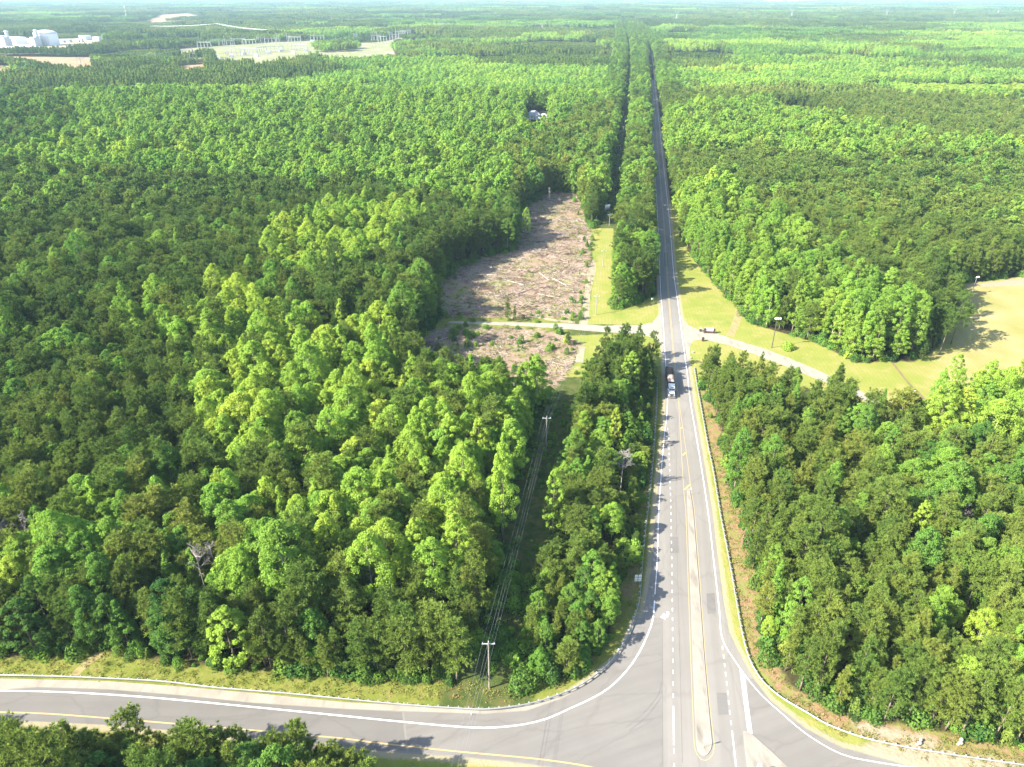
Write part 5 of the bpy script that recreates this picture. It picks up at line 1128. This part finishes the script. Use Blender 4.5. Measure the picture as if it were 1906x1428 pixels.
# ------------------------------------------------------------------ power station and substation
def at_px(px, py): g_ = G(px, py); return (g_[0], g_[1], 0)
for (x, y, ty, lab) in [(14, 86, 57, 'left of two grey chimney units at the power station'), (69, 86, 55, 'right of two grey chimney units, beside the white domed tank')]:
    H = height_of(x, y, ty); e = empty('stack_unit', at_px(x, y), math.radians(-35), label=lab, cat='chimney', group='chimney units of the power station')
    MB().box((0, 0, 9), (26, 17, 18)).box((0, -2, 19), (18, 12, 3)).box((-16, 3, 5), (10, 10, 10)).build('boiler_house', M['steel'], e)
    MB().tube((-4, 8, 0), (-4, 8, H), 4.2, 3.6, 20).build('stack', M['offwhite'], e); MB().tube((-4, 8, H - 3), (-4, 8, H - 2), 5.2, seg=20).tube((-4, 8, H * .6), (-4, 8, H * .6 + 1), 5, seg=20).build('platform', M['white'], e)
g_ = G(90, 84); e = empty('storage_tank', (g_[0], g_[1], 0), label='huge white domed storage tank at the power station', cat='storage tank')
mb = MB(); mb.tube((0, 0, 0), (0, 0, 27), 27, 27, 48).build('shell', M['white'], e, False)
mb = MB(); mb.ball((0, 0, 27), 27.4, 3, (1, 1, .3)); mb.build('roof', M['offwhite'], e, True); MB().box((10, -26, 13), (16, 3, 18)).build('annex', M['offwhite'], e)
for j, (x, y, w_, d_, h, mt, lab) in enumerate([(32, 83, 46, 30, 17, 'white', 'long white hall left of the domed tank'), (3, 76, 30, 22, 12, 'offwhite', 'pale block at the far left edge of the power station'), (48, 89, 40, 9, 6, 'white', 'low white shed before the chimney units'),
        (123, 79, 28, 14, 7, 'steel', 'small grey building right of the domed tank'), (160, 74.5, 26, 20, 11, 'white', 'white building in the right part of the power station'), (150, 78, 14, 10, 8, 'offwhite', 'small pale building before the right-hand white building'), (182, 75.5, 20, 12, 9, 'white', 'white building at the right end of the power station'), (20, 90, 60, 6, 4, 'white', 'long low white pipe rack in front of the power station')]):
    e = empty('industrial_building', at_px(x, y), math.radians([-30, -30, -5, 5, -25, 0, -20, -3][j]), label=lab, cat='industrial building', group='buildings of the power station')
    MB().box((0, 0, h / 2), (w_, d_, h)).build('wall', M[mt], e); MB().box((0, 0, h + .3), (w_ + .8, d_ + .8, .6)).build('roof', M['offwhite'], e)
    MB().box((0, -d_ / 2 - .1, 2), (5, .3, 4)).build('door', M['dark'], e)
def gantry(px, py, wd, h, n, rz, label):
    e = empty('substation_gantry', at_px(px, py), rz, label=label, cat='steel gantry', group='steel gantries of the substation')
    for k in range(n + 1):
        x = (k / n - .5) * wd; MB().tube((x - 1.2, 0, 0), (x, 0, h), .55, .4, 5).tube((x + 1.2, 0, 0), (x, 0, h), .55, .4, 5).tube((x, 0, h), (x, 0, h + 5), .35, .1, 5).build('leg', M['galv'], e)
    MB().box((0, 0, h), (wd, .9, 1.1)).build('beam', M['galv'], e)
    return e
GA = [(360 + 21 * i, 88 - 1.35 * i + (i % 2) * 3) for i in range(12)] + [(440 + 24 * i, 104 - 2.0 * i) for i in range(6)] + [(655 + 8, 76), (700, 78), (706, 73), (712, 80), (728, 73), (734, 76), (745, 70), (752, 68.5), (762, 66.5)]
for j, (x, y) in enumerate(GA):
    lab = ('steel gantry %s along the back row of the substation yard' % ['first from the left', 'second from the left', 'third from the left', 'fourth from the left', 'fifth from the left', 'sixth from the left', 'seventh from the left', 'eighth from the left', 'ninth from the left', 'tenth from the left', 'eleventh from the left', 'last'][j]) if j < 12 else \
          ('steel gantry %s in the front row of the substation yard' % ['first from the left', 'second from the left', 'third', 'fourth', 'fifth', 'last'][j - 12]) if j < 18 else 'white steel gantry %s in the right-hand switchyard' % ['first from the left', 'second from the left', 'third from the left', 'fourth from the left', 'fifth from the left', 'sixth from the left', 'seventh from the left', 'eighth from the left', 'last'][j - 18]
    gantry(x, y, 36 if j < 18 else 24, 13 if j < 18 else 16, 4 if j < 18 else 3, [.1, -.2, 1.3, .25][j % 4], lab)
for j in range(9):
    x = 408 + j * 23; y = 112 - j * 1.9 - (j % 3) * 3; e = empty('transformer', at_px(x, y), .3 * (j % 3), label='grey-white transformer %s in the substation yard' % ['farthest left', 'second', 'third', 'fourth', 'fifth', 'sixth', 'seventh', 'eighth', 'farthest right'][j], cat='transformer', group='transformers in the substation yard')
    MB().box((0, 0, 2.5), (7, 4, 5)).build('tank', M['offwhite'], e); MB().box((4.6, 0, 2.2), (1.4, 4, 3.6)).build('radiator', M['steel'], e)
    b_ = MB(); [b_.tube((q, 0, 5), (q * 1.4, 0, 8), .25, .15, 6) for q in (-2, 0, 2)]; b_.build('bushing', M['white'], e)
e = empty('control_house', at_px(583, 82), label='small dark control building at the right of the substation yard', cat='building'); MB().box((0, 0, 4.5), (12, 9, 9)).build('wall', M['steel'], e); MB().box((0, 0, 9.2), (13, 10, .5)).build('roof', M['offwhite'], e)
for j, (x, y, ty) in enumerate([(420, 90, 66), (434, 90, 70), (516, 80, 60), (535, 78, 62), (586, 76, 60), (695, 78, 58), (702, 78, 58), (737, 66, 51), (743, 66, 51), (368, 88, 70), (490, 96, 78), (560, 90, 72), (626, 80, 66)]):
    tag(MB().tube((0, 0, 0), (0, 0, height_of(x, y, ty)), .7, .25, 6).build('lightning_mast', M['galv'], loc=at_px(x, y)), 'thin pale lightning mast %s over the substation, counted from the left' % ['third', 'fourth', 'sixth', 'seventh', 'ninth', 'eleventh', 'twelfth', 'thirteenth', 'last', 'first', 'fifth', 'eighth', 'tenth'][j], 'lightning mast', 'lightning masts over the substation')
# ------------------------------------------------------------------ transmission towers
def lattice(px, py, ty, label, wd=9.0, rz=0.0, mat='galv'):
    H = min(height_of(px, py, ty), 60); e = empty('transmission_tower', at_px(px, py), rz, label=label, cat='pylon', group='steel transmission towers'); t_ = .38
    for sx in (-1, 1):
        for sy in (-1, 1): MB().tube((sx * wd / 2, sy * wd / 2, 0), (sx * 1.0, sy * 1.0, H * .72), t_, t_ * .7, 5).build('leg', M[mat], e)
    br = MB(); lv = [0, .2, .38, .54, .68]
    for a, b2 in zip(lv[:-1], lv[1:]):
        wa = wd / 2 + (1.0 - wd / 2) * a / .72; wb = wd / 2 + (1.0 - wd / 2) * b2 / .72
        for k in range(4):
            c = [(-1, -1), (1, -1), (1, 1), (-1, 1)]; p_, q = c[k], c[(k + 1) % 4]; br.tube((p_[0] * wa, p_[1] * wa, H * a), (q[0] * wb, q[1] * wb, H * b2), .2, seg=4); br.tube((q[0] * wa, q[1] * wa, H * a), (p_[0] * wb, p_[1] * wb, H * b2), .2, seg=4)
    br.build('bracing', M[mat], e)
    am = MB(); am.tube((0, 0, H * .70), (-9, 0, H * .86), .5, .35, 5).tube((0, 0, H * .70), (9, 0, H * .86), .5, .35, 5).tube((-9.5, 0, H * .86), (9.5, 0, H * .86), .5, seg=5).tube((-9, 0, H * .86), (-6, 0, H), .4, .2, 5).tube((9, 0, H * .86), (6, 0, H), .4, .2, 5); am.build('crossarm', M[mat], e)
    return G(px, py), H
tw = [lattice(x, y, ty, 'lattice pylon ' + l) for x, y, ty, l in [(821, 57, 42, 'leftmost on the skyline, right of the switchyard'), (1009, 57, 43, 'second from the left, left of the far road'), (1123, 48, 35, 'just left of the far road'), (1258, 44, 19, 'just right of the far road'), (1472, 38, 16, 'right of the road, middle of the right skyline'), (1649, 33, 14.5, 'third from the right edge'), (1774, 33, 15, 'second from the right edge'), (1856, 30, 14, 'nearest the right edge')]]
for xo, w_ in ((-8, 'outer'), (0, 'middle'), (8, 'inner')):
    mb = MB()
    for (a, ha), (b2, hb) in zip(tw[:-1], tw[1:]):
        d = unit(b2 - a); n_ = np.array([-d[1], d[0]]); pr_ = None
        for t_ in np.linspace(0, 1, 9):
            q = a + (b2 - a) * t_ + n_ * xo; z = (ha * (1 - t_) + hb * t_) * .84 - 4 * 7 * t_ * (1 - t_)
            if pr_: mb.tube(pr_, (q[0], q[1], z), .12, seg=4)
            pr_ = (q[0], q[1], z)
    tag(mb.build('transmission_wire', M['cable']), w_ + ' conductor strung between the skyline pylons', 'wire', 'conductors between the pylons')
def hframe(px, py, ty, label):
    H = height_of(px, py, ty); e = empty('wooden_power_frame', at_px(px, py), .1, label=label, cat='power pole', group='wooden H-frame power poles')
    for x in (-3, 3): MB().tube((x, 0, 0), (x, 0, H), .45, .3, 6).build('pole', M['wood'], e)
    MB().box((0, 0, H - 2), (13, .5, .5)).tube((-3, 0, H * .55), (3, 0, H * .8), .2, seg=5).tube((3, 0, H * .55), (-3, 0, H * .8), .2, seg=5).build('crossarm', M['wood'], e); return G(px, py), H
hf = [hframe(*q) for q in [(148, 121, 107, 'H-frame pole on the tan field, left of the pair'), (154, 119, 106, 'H-frame pole on the tan field, right of the pair'), (359, 118, 88, 'tall H-frame pole left of the substation yard'), (425, 113, 96, 'H-frame pole in front of the substation yard'), (612, 95, 82, 'H-frame pole right of the tree island'), (697, 94, 80, 'H-frame pole in the right-hand yard')]]
def lattice_wires(nm, a, ha, b2, hb, offs, label, sag=6, rad=.16, mat='cable'):
    mb = MB(); d = unit(b2 - a); n_ = np.array([-d[1], d[0]])
    for xo in offs:
        pr_ = None
        for t_ in np.linspace(0, 1, 11):
            q = a + (b2 - a) * t_ + n_ * xo; z = ha * (1 - t_) + hb * t_ - 4 * sag * t_ * (1 - t_)
            if pr_: mb.tube(pr_, (q[0], q[1], z), rad, seg=4)
            pr_ = (q[0], q[1], z)
    return tag(mb.build(nm, M[mat]), label, 'wire', 'long spans near the substation')
M['glintcable'] = simple('painted_glint_cable', (.85, .85, .80), .35, .2, var=.03)  # near-white base colour stands in for sun glint on these wires
A_, B_, C_ = G(282, 66), G(405, 66), G(495, 75)
for k_ in (0, 1, 2):
    lattice_wires('transmission_wire', A_ + [0, k_ * 14], 26, B_ + [0, k_ * 14], 33, (0,), ['front', 'middle', 'rear'][k_] + ' glinting conductor behind the substation, left span', 3, .18, 'glintcable')
    lattice_wires('transmission_wire', B_ + [0, k_ * 14], 33, C_ + [0, k_ * 14], 26, (0,), ['front', 'middle', 'rear'][k_] + ' glinting conductor behind the substation, right span', 3, .18, 'glintcable')
for j, (p_, q) in enumerate([(0, 2), (2, 3), (3, 4)]):
    lattice_wires('transmission_wire', hf[p_][0], hf[p_][1] - 2, hf[q][0], hf[q][1] - 2, (-6, 0, 6)[j:j + 1], ['wire span over the tan field', 'wire span in front of the substation yard', 'wire span above the tree island'][j], 5, .18)
g_ = G(237, 38); e = empty('radio_mast', (g_[0], g_[1], 0), label='red and white banded radio mast against the far forest', cat='radio mast'); H = 66
for k in range(9): MB().tube((0, 0, H * k / 9), (0, 0, H * (k + 1) / 9), 1.5 - .09 * k, 1.5 - .09 * (k + 1), 4).build('mast_section', M['redpaint' if k % 2 == 0 else 'white'], e)
for k in range(3): MB().ball((0, 0, H * (.3 + .3 * k)), 2.6, 1, (1, 1, .8)).build('antenna', M['white'], e)
# sandy clearing scraps, a little patch of far buildings on the skyline
for j, (x, y, w_) in enumerate([(1432, 4, 90), (1450, 3.5, 60), (1476, 4, 110)]):
    e = empty('distant_building', at_px(x, y), label='pale flat building on the skyline, %s of three' % ['leftmost', 'middle', 'rightmost'][j], cat='building', group='pale skyline buildings'); MB().box((0, 0, 14), (w_, 60, 28)).build('wall', M['white'], e); MB().box((0, 0, 28.5), (w_ + 2, 62, 1)).build('roof', M['offwhite'], e)
# ------------------------------------------------------------------ haze
mh, t, out = newmat('haze_air'); pv = t.nodes.new('ShaderNodeVolumePrincipled')
pv.inputs['Color'].default_value = (.55, .80, .96, 1); pv.inputs['Density'].default_value = HAZE; pv.inputs['Anisotropy'].default_value = .0
t.links.new(pv.outputs[0], out.inputs['Volume'])
hz = MB().box((0, 12500, 74), (44000, 32000, 150)).build('haze', mh); tag(hz, kind='stuff')
